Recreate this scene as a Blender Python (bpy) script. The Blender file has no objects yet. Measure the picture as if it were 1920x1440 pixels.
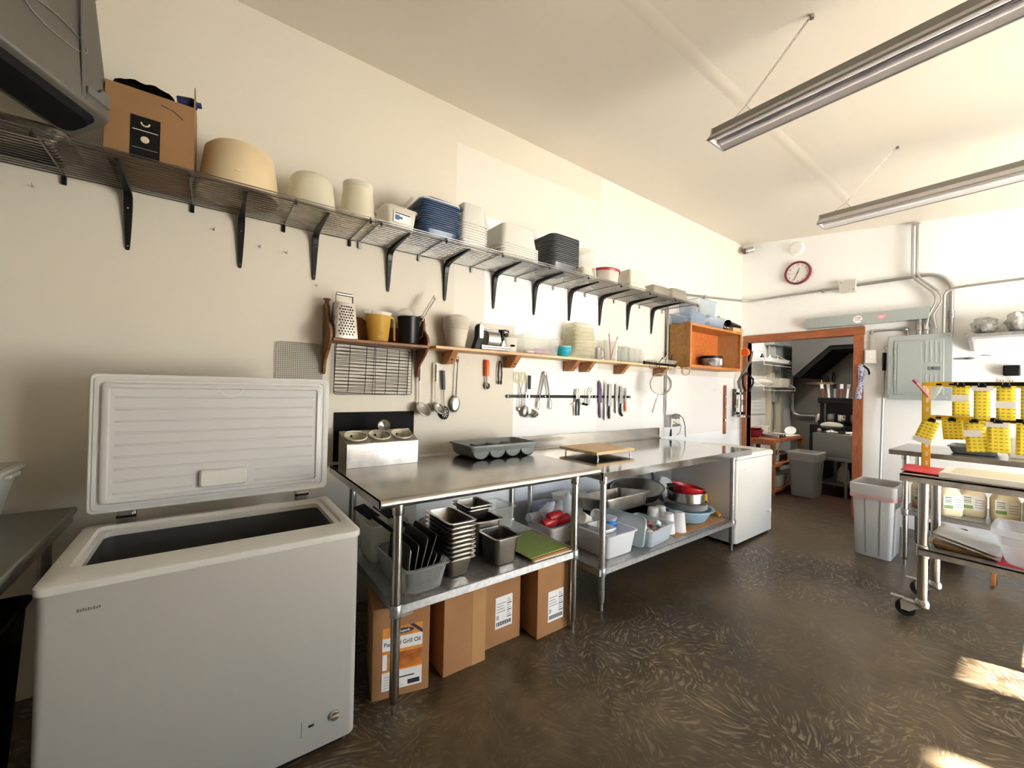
import bpy, bmesh, math, random
from mathutils import Vector, Matrix
random.seed(7)
PI = math.pi
S = bpy.context.scene
COL = S.collection
# ------------------------------------------------------------------ camera
YAW, PITCH, ROLL, FPX = 0.93202, 0.0093227, 0.0215061, 765.0
def cam_axes():
    f = Vector((-math.sin(YAW)*math.cos(PITCH), math.cos(YAW)*math.cos(PITCH), math.sin(PITCH)))
    r = Vector((math.cos(YAW), math.sin(YAW), 0)); u = r.cross(f)
    return (math.cos(ROLL)*r+math.sin(ROLL)*u, -math.sin(ROLL)*r+math.cos(ROLL)*u, f)
_r, _u, _f = cam_axes()
cd = bpy.data.cameras.new('camera'); cam = bpy.data.objects.new('camera', cd); COL.objects.link(cam)
cd.sensor_width = 36.0; cd.lens = 36.0*FPX/1920.0; cd.clip_start = 0.02; cd.clip_end = 200
cam.matrix_world = Matrix(((_r.x, _u.x, -_f.x, 0), (_r.y, _u.y, -_f.y, 0), (_r.z, _u.z, -_f.z, 1.42), (0, 0, 0, 1)))
S.camera = cam
# ------------------------------------------------------------------ exposure, sky, sun
vs = S.view_settings; vs.view_transform = 'Standard'; vs.look = 'None'; vs.gamma = 1.0; vs.use_curve_mapping = False
vs.exposure = 2.0
S.cycles.max_bounces = 8; S.cycles.diffuse_bounces = 5; S.cycles.glossy_bounces = 4; S.cycles.transparent_max_bounces = 24
S.cycles.transmission_bounces = 4; S.cycles.adaptive_threshold = 0.03; S.cycles.sample_clamp_indirect = 6.0; S.cycles.caustics_reflective = False; S.cycles.caustics_refractive = False
W = bpy.data.worlds.new('sky'); S.world = W; W.use_nodes = True
wn = W.node_tree.nodes; wl = W.node_tree.links
SUN_EL, SUN_AZ = math.radians(36.5), math.radians(20)     # azimuth measured from +x toward +y
bg = wn['Background']; bg.inputs['Color'].default_value = (.80, .90, 1.0, 1); bg.inputs['Strength'].default_value = 2.8    # even bright overcast sky
sl = bpy.data.lights.new('sun', 'SUN'); sl.energy = 38.0; sl.angle = math.radians(1.0); sl.color = (1.0, 0.95, 0.87)
so = bpy.data.objects.new('sun', sl); COL.objects.link(so); so.location = (6, 4, 6)
so.rotation_euler = Vector((math.cos(SUN_EL)*math.cos(SUN_AZ), math.cos(SUN_EL)*math.sin(SUN_AZ), math.sin(SUN_EL))).to_track_quat('Z', 'Y').to_euler()

# ------------------------------------------------------------------ mesh builder
class M:
    def __init__(s): s.v = []; s.f = []
    def add(s, vs_, fs):
        o = len(s.v); s.v += [tuple(p) for p in vs_]; s.f += [tuple(i+o for i in f) for f in fs]; return s
    def hexa(s, p):
        return s.add(p, [(0, 3, 2, 1), (4, 5, 6, 7), (0, 1, 5, 4), (1, 2, 6, 5), (2, 3, 7, 6), (3, 0, 4, 7)])
    def box(s, a, b):
        x0, x1 = sorted((a[0], b[0])); y0, y1 = sorted((a[1], b[1])); z0, z1 = sorted((a[2], b[2]))
        return s.hexa([(x0, y0, z0), (x1, y0, z0), (x1, y1, z0), (x0, y1, z0), (x0, y0, z1), (x1, y0, z1), (x1, y1, z1), (x0, y1, z1)])
    def cyl(s, a, b, r, r2=None, n=12, cap=True):
        return s.tube([a, b], r, n, r2=r2, cap=cap)
    def tube(s, pts, r, n=6, closed=False, r2=None, cap=True, radii=None):
        P = [Vector(p) for p in pts]; m = len(P); rings = []
        prev = None
        for i in range(m):
            if closed: t = (P[(i+1) % m]-P[i-1])
            else: t = P[min(i+1, m-1)]-P[max(i-1, 0)]
            if t.length < 1e-9: t = Vector((0, 0, 1))
            t.normalize()
            if prev is None:
                a = Vector((0, 0, 1)) if abs(t.z) < 0.9 else Vector((1, 0, 0))
                nrm = (a - t*a.dot(t)).normalized()
            else:
                nrm = prev - t*prev.dot(t)
                nrm = nrm.normalized() if nrm.length > 1e-6 else t.orthogonal().normalized()
            prev = nrm; b = t.cross(nrm)
            rr = radii[i] if radii else (r if r2 is None else r+(r2-r)*i/(m-1))
            rings.append([P[i]+nrm*(rr*math.cos(2*PI*k/n))+b*(rr*math.sin(2*PI*k/n)) for k in range(n)])
        return s.loft(rings, cap and not closed, cap and not closed, closed)
    def loft(s, rings, cap0=True, cap1=True, closed=False):
        n = len(rings[0]); vs_ = [p for rg in rings for p in rg]; fs = []; m = len(rings)
        for i in range(m if closed else m-1):
            j = (i+1) % m
            for k in range(n): fs.append((i*n+k, i*n+(k+1) % n, j*n+(k+1) % n, j*n+k))
        if cap0: fs.append(tuple(reversed(range(n))))
        if cap1: fs.append(tuple((m-1)*n+k for k in range(n)))
        return s.add(vs_, fs)
    def lathe(s, prof, n=24, c=(0, 0, 0), cap0=False, cap1=False):
        rings = [[(c[0]+r*math.cos(2*PI*k/n), c[1]+r*math.sin(2*PI*k/n), c[2]+z) for k in range(n)] for r, z in prof]
        return s.loft(rings, cap0, cap1)
    def prism(s, poly, ax, t0, t1):
        def q(p, t): return {'x': (t, p[0], p[1]), 'y': (p[0], t, p[1]), 'z': (p[0], p[1], t)}[ax]
        return s.loft([[q(p, t0) for p in poly], [q(p, t1) for p in poly]])
    def sph(s, c, r, n=12, m=8, sc=(1, 1, 1)):
        rings = []
        for i in range(m+1):
            a = -PI/2+PI*i/m; rr = max(1e-4, math.cos(a))
            rings.append([(c[0]+r*sc[0]*rr*math.cos(2*PI*k/n), c[1]+r*sc[1]*rr*math.sin(2*PI*k/n), c[2]+r*sc[2]*math.sin(a)) for k in range(n)])
        return s.loft(rings)
    def grid(s, fn, nu, nv):
        vs_ = [fn(i/nu, j/nv) for i in range(nu+1) for j in range(nv+1)]; w = nv+1
        return s.add(vs_, [(i*w+j, (i+1)*w+j, (i+1)*w+j+1, i*w+j+1) for i in range(nu) for j in range(nv)])
    def xf(s, mtx):
        s.v = [tuple(mtx @ Vector(p)) for p in s.v]; return s
def rr(hx, hy, rad, z, n=4, c=(0, 0)):
    out = []; rad = min(rad, hx*.999, hy*.999)
    for sx, sy, a0 in ((1, 1, 0), (-1, 1, PI/2), (-1, -1, PI), (1, -1, 1.5*PI)):
        for k in range(n+1):
            a = a0+PI/2*k/n; out.append((c[0]+sx*(hx-rad)+rad*math.cos(a), c[1]+sy*(hy-rad)+rad*math.sin(a), z))
    return out
def tub(hx, hy, h, rad=.03, taper=.9, rim=.012, t=.003, rimh=.008, n=4, m=None, bottom_r=.012, c=(0, 0), z0=0):
    """open rounded-rectangular container, base at z0"""
    m = m or M(); bx, by = hx*taper, hy*taper; k = bottom_r
    R = lambda a, b, z, d=0: rr(a-d, b-d, max(rad-d, .002), z0+z, n, c)
    rings = [R(bx-k, by-k, 0), R(bx-k*.3, by-k*.3, k*.3), R(bx, by, k), R(hx, hy, h-rimh), R(hx+rim, hy+rim, h-rimh), R(hx+rim, hy+rim, h), R(hx-t, hy-t, h), R(bx-t, by-t, k+t), R(bx-k-t, by-k-t, t)]
    return m.loft(rings)
def rtub(r0, r1, h, t=.003, rim=.005, rimh=.008, n=24, m=None, c=(0, 0, 0)):
    m = m or M()
    return m.lathe([(r0*.9, 0), (r0, .006), (r1, h-rimh), (r1+rim, h-rimh), (r1+rim, h), (r1-t, h), (r0-t, .008), (.001, .008)], n, c, cap0=True, cap1=True)
def mesh_of(name, m):
    me = bpy.data.meshes.new(name); me.from_pydata(m.v, [], m.f); me.update()
    bm = bmesh.new(); bm.from_mesh(me); bmesh.ops.recalc_face_normals(bm, faces=bm.faces); bm.to_mesh(me); bm.free()
    return me
def O(name, m, mat, parent=None, loc=None, rot=None, bevel=0, smooth=True, ang=38, seg=2, sub=0):
    me = mesh_of(name, m)
    if smooth:
        me.polygons.foreach_set('use_smooth', [True]*len(me.polygons)); me.set_sharp_from_angle(angle=math.radians(ang))
    me.materials.append(mat)
    o = bpy.data.objects.new(name, me); COL.objects.link(o)
    if parent: o.parent = parent
    if loc: o.location = loc
    if rot: o.rotation_euler = rot
    if bevel:
        b = o.modifiers.new('bevel', 'BEVEL'); b.width = bevel; b.segments = seg; b.limit_method = 'ANGLE'; b.angle_limit = math.radians(40)
    if sub:
        b = o.modifiers.new('sub', 'SUBSURF'); b.levels = sub; b.render_levels = sub
    return o
def tag(o, label, cat, group=None, kind=None):
    o['label'] = label; o['category'] = cat
    if group: o['group'] = group
    if kind: o['kind'] = kind
    return o
def T(name, label, cat, loc=(0, 0, 0), rz=0, group=None, rot=None):
    o = bpy.data.objects.new(name, None); COL.objects.link(o); o.empty_display_size = .05
    o.location = loc; o.rotation_euler = rot if rot else (0, 0, rz)
    return tag(o, label, cat, group)
def ST(name, m, mat, parent=None, **k):
    o = O(name, m, mat, parent, **k)
    if not parent: o['kind'] = 'structure'
    return o
def dup(root, loc=None, rz=None, label=None, rot=None):
    r = root.copy(); COL.objects.link(r)
    if loc: r.location = loc
    if rz is not None: r.rotation_euler = (0, 0, rz)
    if rot: r.rotation_euler = rot
    if label: r['label'] = label
    for ch in list(root.children):
        c = ch.copy(); COL.objects.link(c); c.parent = r
        for g in list(ch.children):
            d = g.copy(); COL.objects.link(d); d.parent = c
    return r
def text(name, s, size, mat, parent, loc, rot, ext=.0004, align='CENTER', sx=1.0, bold=.012):
    cu = bpy.data.curves.new(name, 'FONT'); cu.body = s; cu.size = size; cu.extrude = ext; cu.offset = size*bold; cu.align_x = align; cu.align_y = 'CENTER'
    tmp = bpy.data.objects.new('tmp', cu); COL.objects.link(tmp); dg = bpy.context.evaluated_depsgraph_get()
    me = bpy.data.meshes.new_from_object(tmp.evaluated_get(dg)); bpy.data.objects.remove(tmp); bpy.data.curves.remove(cu); me.name = name; me.materials.clear(); me.materials.append(mat)
    o = bpy.data.objects.new(name, me); COL.objects.link(o); o.parent = parent; o.location = loc; o.rotation_euler = rot; o.scale = (sx, 1, 1)
    return o
FX = (PI/2, 0, PI/2)      # text facing +x
FY = (PI/2, 0, 0)         # text facing -y
# ------------------------------------------------------------------ materials
def nodes(name):
    m = bpy.data.materials.new(name); m.use_nodes = True; return m, m.node_tree.nodes, m.node_tree.links, m.node_tree.nodes['Principled BSDF']
def mat(name, col, rough=.5, metal=0, noise=None, bump=None, spec=.5, coat=0, sss=0, stretch=None):
    m, n, l, p = nodes(name); p.inputs['Base Color'].default_value = (*col, 1); p.inputs['Roughness'].default_value = rough
    p.inputs['Metallic'].default_value = metal; p.inputs['Specular IOR Level'].default_value = spec; p.inputs['Coat Weight'].default_value = coat
    tc = n.new('ShaderNodeTexCoord'); src = tc.outputs['Object']
    if stretch:
        mp = n.new('ShaderNodeMapping'); mp.inputs['Scale'].default_value = stretch; l.new(src, mp.inputs['Vector']); src = mp.outputs[0]
    if noise:
        sc, amt = noise[:2]; nt = n.new('ShaderNodeTexNoise'); nt.inputs['Scale'].default_value = sc; nt.inputs['Detail'].default_value = 5; l.new(src, nt.inputs['Vector'])
        cr = n.new('ShaderNodeMix'); cr.data_type = 'RGBA'
        c2 = noise[2] if len(noise) > 2 else tuple(max(0, c*(1-amt)) for c in col)
        c1 = col if len(noise) > 2 else tuple(min(1, c*(1+amt)) for c in col)
        mr = n.new('ShaderNodeMapRange'); mr.inputs[1].default_value = .36; mr.inputs[2].default_value = .64; l.new(nt.outputs['Fac'], mr.inputs[0])
        cr.inputs[6].default_value = (*c1, 1); cr.inputs[7].default_value = (*c2, 1); l.new(mr.outputs[0], cr.inputs[0]); l.new(cr.outputs[2], p.inputs['Base Color'])
    if bump:
        nt = n.new('ShaderNodeTexNoise'); nt.inputs['Scale'].default_value = bump[0]; nt.inputs['Detail'].default_value = 3; l.new(src, nt.inputs['Vector'])
        b = n.new('ShaderNodeBump'); b.inputs['Strength'].default_value = bump[1]; b.inputs['Distance'].default_value = bump[2]; l.new(nt.outputs['Fac'], b.inputs['Height']); l.new(b.outputs[0], p.inputs['Normal'])
    return m
def plastic_clear(name, col, fac, rough=.25, trans=.5, edge=.45):
    """translucent plastic: part see-through, part scattering"""
    m, n, l, p = nodes(name); p.inputs['Base Color'].default_value = (*col, 1); p.inputs['Roughness'].default_value = rough
    tr = n.new('ShaderNodeBsdfTranslucent'); tr.inputs['Color'].default_value = (*col, 1)
    mx = n.new('ShaderNodeMixShader'); mx.inputs[0].default_value = trans; l.new(p.outputs[0], mx.inputs[1]); l.new(tr.outputs[0], mx.inputs[2])
    tp = n.new('ShaderNodeBsdfTransparent'); tp.inputs['Color'].default_value = (.97, .97, .96, 1)
    lw = n.new('ShaderNodeLayerWeight'); lw.inputs['Blend'].default_value = .35
    mr = n.new('ShaderNodeMapRange'); mr.inputs[3].default_value = fac; mr.inputs[4].default_value = min(1, fac+edge); l.new(lw.outputs['Facing'], mr.inputs[0])
    m2 = n.new('ShaderNodeMixShader'); l.new(mr.outputs[0], m2.inputs[0]); l.new(tp.outputs[0], m2.inputs[1]); l.new(mx.outputs[0], m2.inputs[2])
    l.new(m2.outputs[0], n['Material Output'].inputs['Surface']); return m
def wood(name, c1, c2, scale=(1, 9, 9), rough=.5, dist=2.0):
    m, n, l, p = nodes(name); tc = n.new('ShaderNodeTexCoord'); mp = n.new('ShaderNodeMapping'); mp.inputs['Scale'].default_value = scale
    l.new(tc.outputs['Object'], mp.inputs['Vector'])
    nt = n.new('ShaderNodeTexNoise'); nt.inputs['Scale'].default_value = 5; nt.inputs['Detail'].default_value = 8; nt.inputs['Distortion'].default_value = dist; l.new(mp.outputs[0], nt.inputs['Vector'])
    cr = n.new('ShaderNodeValToRGB'); cr.color_ramp.elements[0].position = .33; cr.color_ramp.elements[1].position = .68
    cr.color_ramp.elements[0].color = (*c2, 1); cr.color_ramp.elements[1].color = (*c1, 1); l.new(nt.outputs['Fac'], cr.inputs[0]); l.new(cr.outputs[0], p.inputs['Base Color'])
    p.inputs['Roughness'].default_value = rough; return m
WHITE_P = mat('white paint', (.86, .85, .82), .55)
STEEL = mat('stainless steel', (.52, .50, .47), .27, 1, noise=(3, .12), stretch=(1, 1, 1))
STEEL_TOP = mat('worn stainless top', (.50, .48, .45), .24, 1, noise=(2.2, .16), bump=(6, .04, .002))
STEEL_D = mat('dull stainless', (.38, .35, .31), .33, 1, noise=(9, .2))
CHROME = mat('chrome', (.70, .69, .67), .12, 1)
GALV = mat('galvanised steel', (.42, .42, .42), .42, .8, noise=(38, .13))
STEEL_MIR = mat('polished stainless top', (.54, .525, .50), .11, 1, noise=(2.2, .10))
BLACK = mat('black enamel', (.007, .007, .0075), .36, spec=.22)
BLACK_M = mat('matte black', (.007, .007, .0075), .7, spec=.12)
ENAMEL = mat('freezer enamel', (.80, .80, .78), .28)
E_SHADED = mat('shaded freezer front', (.40, .39, .36), .42)  # white front greyed to put the fall-off of light into the colour
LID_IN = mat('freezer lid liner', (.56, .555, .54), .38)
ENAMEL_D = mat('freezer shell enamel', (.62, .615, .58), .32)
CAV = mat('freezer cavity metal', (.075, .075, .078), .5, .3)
CARD = mat('cardboard', (.36, .175, .07), .85, noise=(4, .10))
CARD_L = mat('light cardboard', (.42, .225, .095), .85, noise=(4, .08))
CLEAR = plastic_clear('clear plastic', (.92, .92, .88), .10, .2, .5, .38)
FROST = plastic_clear('frosted plastic', (.93, .91, .84), .52, .3, .38)
MILKY = plastic_clear('milky plastic', (.95, .94, .90), .78, .3, .35)
GLASS = plastic_clear('clear glass', (.80, .84, .82), .10, .05, .1)
WOOD_B = wood('brown stained pine', (.27, .115, .042), (.15, .055, .02), (9, 1.2, 9))
WOOD_P = wood('raw pine', (.66, .44, .23), (.52, .31, .14), (9, 1.2, 9))
WOOD_O = wood('orange fir', (.60, .25, .065), (.40, .14, .035), (9, 1.2, 9))
WOOD_Y = wood('golden plywood', (.46, .24, .06), (.32, .15, .04), (2, 5, 2))
WOOD_BR = wood('bracket pine', (.50, .235, .095), (.34, .14, .05), (4, 4, 8))
TRIM = wood('cedar trim', (.40, .135, .05), (.26, .075, .028), (9, 9, 1.0))
TRIM_H = wood('cedar trim level', (.40, .135, .05), (.26, .075, .028), (1.0, 9, 9))
RED = mat('red plastic', (.62, .02, .03), .3)
BLUE = mat('blue plastic', (.05, .12, .26), .35)
GREY_P = mat('grey plastic', (.17, .18, .18), .45)
PANEL_G = mat('grey electrical enamel', (.33, .37, .37), .45)
CONDUIT = mat('conduit steel', (.42, .42, .41), .38, .8)
PAPER = mat('white paper', (.85, .84, .82), .8)
INK = mat('dark ink', (.03, .03, .05), .7)
ORANGE = mat('orange plastic', (.80, .13, .02), .35)
YELLOW = mat('yellow plastic', (.85, .50, .04), .4)
CARD_DIM = mat('dimmed cardboard', (.25, .135, .055), .85, noise=(4, .08))  # cardboard darkened to paint in the dimmer light at the left end
RUBBER = mat('black rubber', (.02, .02, .02), .7)

# ------------------------------------------------------------------ floor
def floor_mat():
    m, n, l, p = nodes('troweled stained concrete')
    geo = n.new('ShaderNodeNewGeometry'); pos = geo.outputs['Position']
    def noise(sc, det=2, src=pos, dist=0, dim='2D'):
        t = n.new('ShaderNodeTexNoise'); t.noise_dimensions = dim; t.inputs['Scale'].default_value = sc; t.inputs['Detail'].default_value = det; t.inputs['Distortion'].default_value = dist; l.new(src, t.inputs['Vector']); return t
    def rmap(sock, lo, hi, a=0, b=1):
        r_ = n.new('ShaderNodeMapRange'); r_.inputs[1].default_value = lo; r_.inputs[2].default_value = hi; r_.inputs[3].default_value = a; r_.inputs[4].default_value = b; l.new(sock, r_.inputs[0]); return r_.outputs[0]
    def math_(op, a, b):
        x = n.new('ShaderNodeMath'); x.operation = op
        for i, v in enumerate((a, b)):
            if isinstance(v, (int, float)): x.inputs[i].default_value = v
            else: l.new(v, x.inputs[i])
        return x.outputs[0]
    def mix(f, a, b, mode='MIX'):
        x = n.new('ShaderNodeMix'); x.data_type = 'RGBA'; x.blend_type = mode
        for i, v in ((0, f), (6, a), (7, b)):
            if isinstance(v, (int, float)): x.inputs[i].default_value = v
            elif isinstance(v, tuple): x.inputs[i].default_value = v
            else: l.new(v, x.inputs[i])
        return x.outputs[2]
    big = noise(1.1, 3); bs = n.new('ShaderNodeSeparateColor'); l.new(big.outputs['Color'], bs.inputs[0])
    base = mix(rmap(big.outputs['Fac'], .34, .66), (.034, .0225, .011, 1), (.105, .077, .044, 1))
    mid = noise(9, 3)
    # trowel strokes: grain turned by a random angle in each cell
    va = n.new('ShaderNodeVectorMath'); va.operation = 'MULTIPLY_ADD'; va.inputs[1].default_value = (.5, .5, 0); l.new(big.outputs['Color'], va.inputs[0]); l.new(pos, va.inputs[2])
    vo = n.new('ShaderNodeTexVoronoi'); vo.voronoi_dimensions = '2D'; vo.inputs['Scale'].default_value = 7.5; l.new(va.outputs[0], vo.inputs['Vector'])
    sp = n.new('ShaderNodeSeparateColor'); l.new(vo.outputs['Color'], sp.inputs[0])
    ro = n.new('ShaderNodeVectorRotate'); ro.rotation_type = 'Z_AXIS'; l.new(va.outputs[0], ro.inputs['Vector']); l.new(math_('MULTIPLY', sp.outputs[0], 3.2), ro.inputs['Angle'])
    mp = n.new('ShaderNodeMapping'); mp.inputs['Scale'].default_value = (17, 80, 1); l.new(ro.outputs[0], mp.inputs['Vector'])
    t = noise(1, 2, mp.outputs[0], .5)
    st = rmap(t.outputs['Fac'], .52, .72)
    st = math_('MULTIPLY', st, rmap(bs.outputs[1], .40, .58, .22, 1.0))
    c = mix(.55, base, mid.outputs['Fac'], 'OVERLAY')
    c = mix(st, c, (.235, .19, .12, 1))
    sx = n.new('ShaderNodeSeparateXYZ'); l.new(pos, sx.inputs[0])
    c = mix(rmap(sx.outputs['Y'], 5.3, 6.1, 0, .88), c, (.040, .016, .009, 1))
    l.new(c, p.inputs['Base Color']); l.new(rmap(mid.outputs['Fac'], 0, 1, .29, .48), p.inputs['Roughness'])
    return m
WX, FY0, RX, BY, KY = -2.72, 6.07, 2.7, -2.8, 10.2      # left wall, far wall, right wall, wall behind the camera, end of the kitchen
def ceil_z(x): return 3.52-.125*(x-WX)
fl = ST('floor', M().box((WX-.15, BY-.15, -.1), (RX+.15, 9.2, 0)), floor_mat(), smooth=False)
# ------------------------------------------------------------------ walls
def wall_mat():
    m, n, l, p = nodes('cream wall paint with white repaints')
    geo = n.new('ShaderNodeNewGeometry'); sp = n.new('ShaderNodeSeparateXYZ'); l.new(geo.outputs['Position'], sp.inputs[0])
    def rng(sock, a, b):
        x1 = n.new('ShaderNodeMath'); x1.operation = 'GREATER_THAN'; x1.inputs[1].default_value = a; l.new(sock, x1.inputs[0])
        x2 = n.new('ShaderNodeMath'); x2.operation = 'LESS_THAN'; x2.inputs[1].default_value = b; l.new(sock, x2.inputs[0])
        x3 = n.new('ShaderNodeMath'); x3.operation = 'MULTIPLY'; l.new(x1.outputs[0], x3.inputs[0]); l.new(x2.outputs[0], x3.inputs[1]); return x3.outputs[0]
    def rect(y0, y1, z0, z1):
        x3 = n.new('ShaderNodeMath'); x3.operation = 'MULTIPLY'; l.new(rng(sp.outputs['Y'], y0, y1), x3.inputs[0]); l.new(rng(sp.outputs['Z'], z0, z1), x3.inputs[1]); return x3.outputs[0]
    cur = None; base = (.65, .60, .51, 1)
    for (r_, c) in (((1.46, 3.13, 1.93, 3.26), (.70, .66, .59, 1)), ((1.73, 3.10, 1.93, 2.77), (.86, .86, .85, 1)), ((2.035, 3.06, .9, 1.94), (.86, .86, .855, 1)), ((1.2, 6.2, 0, .93), (.88, .90, .92, 1)), ((3.06, 6.2, 1.62, 3.6), (.70, .665, .60, 1)), ((3.06, 6.2, .9, 1.62), (.80, .80, .79, 1))):  # low band: repaint made bluer and whiter to carry skylight under the table
        mx = n.new('ShaderNodeMix'); mx.data_type = 'RGBA'; mx.inputs[6].default_value = base; mx.inputs[7].default_value = c
        if cur: l.new(cur, mx.inputs[6])
        l.new(rect(*r_), mx.inputs[0]); cur = mx.outputs[2]
    l.new(cur, p.inputs['Base Color']); p.inputs['Roughness'].default_value = .6
    return m
WALL_W = mat('white wall paint', (.90, .915, .925), .6)
WALL_C = mat('cream wall paint', (.74, .71, .63), .6)
CEIL = mat('ceiling drywall paint', (.73, .675, .595), .7)
ST('wall_left', M().box((WX-.15, BY, 0), (WX, FY0+.12, 3.60)), wall_mat(), smooth=False)
m = M()     # far wall with the doorway: opening x -2.63..-1.455, z 0..2.13
DX0, DX1, DZ = -2.63, -1.455, 2.135
m.box((WX, FY0, 0), (DX0, FY0+.12, 3.6)); m.box((DX1, FY0, 0), (RX, FY0+.12, 3.6)); m.box((DX0, FY0, DZ), (DX1, FY0+.12, 3.6))
ST('wall_far', m, WALL_W, smooth=False)
m = M(); m.hexa([(WX-.15, BY-.15, ceil_z(WX-.15)), (RX+.15, BY-.15, ceil_z(RX+.15)), (RX+.15, FY0+.12, ceil_z(RX+.15)), (WX-.15, FY0+.12, ceil_z(WX-.15)),
        (WX-.15, BY-.15, 3.95), (RX+.15, BY-.15, 3.95), (RX+.15, FY0+.12, 3.95), (WX-.15, FY0+.12, 3.95)])
cl = ST('ceiling', m, CEIL, smooth=False)
# slightly proud taped drywall joint running along the ceiling
m = M(); xs = [-1.315, -1.28, -1.25, -1.215]; zs = [ceil_z(x)+.0005 for x in xs]; zs[1] -= .004; zs[2] -= .004
m.prism(list(zip(xs, zs))+[(xs[3], zs[3]+.002), (xs[0], zs[0]+.002)], 'y', BY, FY0)
O('taped_joint', m, CEIL, cl)
ST('wall_back', M().box((WX, BY-.15, 0), (RX, BY, 3.9)), WALL_C, smooth=False)
# right wall: wide doorway to the yard (doors standing open) with two transom panes above
DY0, DY1, DTOP = 2.55, 5.65, 2.06
TR = [(3.36, 3.52), (4.15, 4.95)]; TZ0, TZ1 = 2.14, 2.46
m = M(); m.box((RX, BY, 0), (RX+.15, DY0, 3.6)); m.box((RX, DY1, 0), (RX+.15, FY0, 3.6)); m.box((RX, DY0, DTOP), (RX+.15, DY1, TZ0)); m.box((RX, DY0, TZ1), (RX+.15, DY1, 3.6))
for y0, y1 in ((DY0, TR[0][0]), (TR[0][1], TR[1][0]), (TR[1][1], DY1)): m.box((RX, y0, TZ0), (RX+.15, y1, TZ1))
ST('wall_right', m, WALL_W, smooth=False)
def frame(name, y0, y1, z0, z1, w):
    m = M(); m.box((RX+.02, y0, z1-w), (RX+.10, y1, z1)); m.box((RX+.02, y0, z0), (RX+.10, y0+w, z1)); m.box((RX+.02, y1-w, z0), (RX+.10, y1, z1))
    if z0 > .1: m.box((RX+.02, y0, z0), (RX+.10, y1, z0+w))
    ST(name, m, WHITE_P, bevel=.003)
    pl = bpy.data.lights.new('portal', 'AREA'); pl.shape = 'RECTANGLE'; pl.size = y1-y0; pl.size_y = z1-z0; pl.cycles.is_portal = True
    po = bpy.data.objects.new('portal', pl); COL.objects.link(po); po.location = (RX+.2, (y0+y1)/2, (z0+z1)/2); po.rotation_euler = (PI/2, 0, PI/2)
frame('door_1', DY0, DY1, 0, DTOP, .04)
for k, (y0, y1) in enumerate(TR): frame('window_%d' % (k+1), y0, y1, TZ0, TZ1, .012)
ST('ground_outside', M().box((RX+.15, -12, -.12), (30, 20, -.02)), mat('pale yard gravel', (.62, .60, .56), .9, noise=(12, .15)), smooth=False)
# door casing (cedar)
dc = ST('trim_1', M().box((-2.69, FY0-.02, DZ-.01), (-1.355, FY0+.13, DZ+.085)), TRIM_H, bevel=.003)
ST('trim_2', M().box((DX1, FY0-.022, 0), (-1.362, FY0+.13, DZ-.01)), TRIM, bevel=.003)
ST('trim_3', M().box((-2.69, FY0-.022, 0), (DX0, FY0+.13, DZ-.01)), TRIM, bevel=.003)
# ================================================================== chest freezer with open lid
fz = T('chest_freezer', 'white chest freezer with its lid propped open at the left', 'freezer', (-1.98, .063, 0))
hx, hy = .300, .437
m = M(); R = lambda d, z, r=.025: rr(hx-d, hy-d, r, z, 4)
m.loft([R(.004, .03), R(0, .036), R(0, .818)], True, False); O('cabinet', m, E_SHADED, fz)
m = M(); iy0, iy1, ix0, ix1 = -.377, .386, -.252, .152
icx, icy, ihx, ihy = (ix0+ix1)/2, (iy0+iy1)/2, (ix1-ix0)/2, (iy1-iy0)/2
def RI(d, z, r=.03): return rr(ihx+d, ihy+d, r, z, 4, (icx, icy))
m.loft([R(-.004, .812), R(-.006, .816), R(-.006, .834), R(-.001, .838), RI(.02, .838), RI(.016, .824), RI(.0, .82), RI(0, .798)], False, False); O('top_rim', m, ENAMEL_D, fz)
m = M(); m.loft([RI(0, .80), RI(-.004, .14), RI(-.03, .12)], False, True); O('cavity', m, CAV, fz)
m = M(); m.loft([rr(hx-.03, hy-.03, .02, .0, 3), rr(hx-.03, hy-.03, .02, .034, 3)]); O('plinth', m, BLACK_M, fz)
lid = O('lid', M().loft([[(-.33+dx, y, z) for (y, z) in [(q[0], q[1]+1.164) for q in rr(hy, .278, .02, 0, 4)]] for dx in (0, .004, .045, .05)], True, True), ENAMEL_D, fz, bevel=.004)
m = M()
def lr(x, hy_, hz_, r_, zc=1.164): return [(x, q[0], q[1]+zc) for q in rr(hy_, hz_, r_, 0, 4)]
m.loft([lr(.04-.33, .402, .245, .02), lr(.062-.33, .400, .243, .02), lr(.068-.33, .392, .236, .015), lr(.068-.33, .380, .224, .012), lr(.060-.33, .376, .220, .01)], False, True)
O('lid_liner', m, LID_IN, lid)
for i in range(10):        # pressed ribs
    z = 1.349-.0482*i+.0
    segs = [(-.36, .36)] if i < 7 else [(-.36, -.11), (.12, .36)]
    if i == 9: continue
    for a, b in segs:
        O('rib', M().tube([(.062-.33, a, z), (.062-.33, b, z)], .0045, 6), LID_IN, lid)
m = M().loft([lr(.058-.33, .088, .038, .01, .992), lr(.078-.33, .086, .036, .01, .992), lr(.084-.33, .080, .030, .008, .992)], False, True); O('lid_light', m, ENAMEL_D, lid)
m = M().tube([(.066-.33, .02+.05*math.cos(a), 1.405+.05*math.sin(a)) for a in [PI+.05+k*(PI-.1)/12 for k in range(13)]], .0012, 5); O('latch_mark', m, PAPER, lid)
m = M().loft([lr(.048-.33, .425, .268, .02), lr(.054-.33, .423, .266, .02), lr(.054-.33, .412, .255, .02), lr(.05-.33, .410, .253, .02)], False, False); O('gasket', m, LID_IN, lid)
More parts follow.
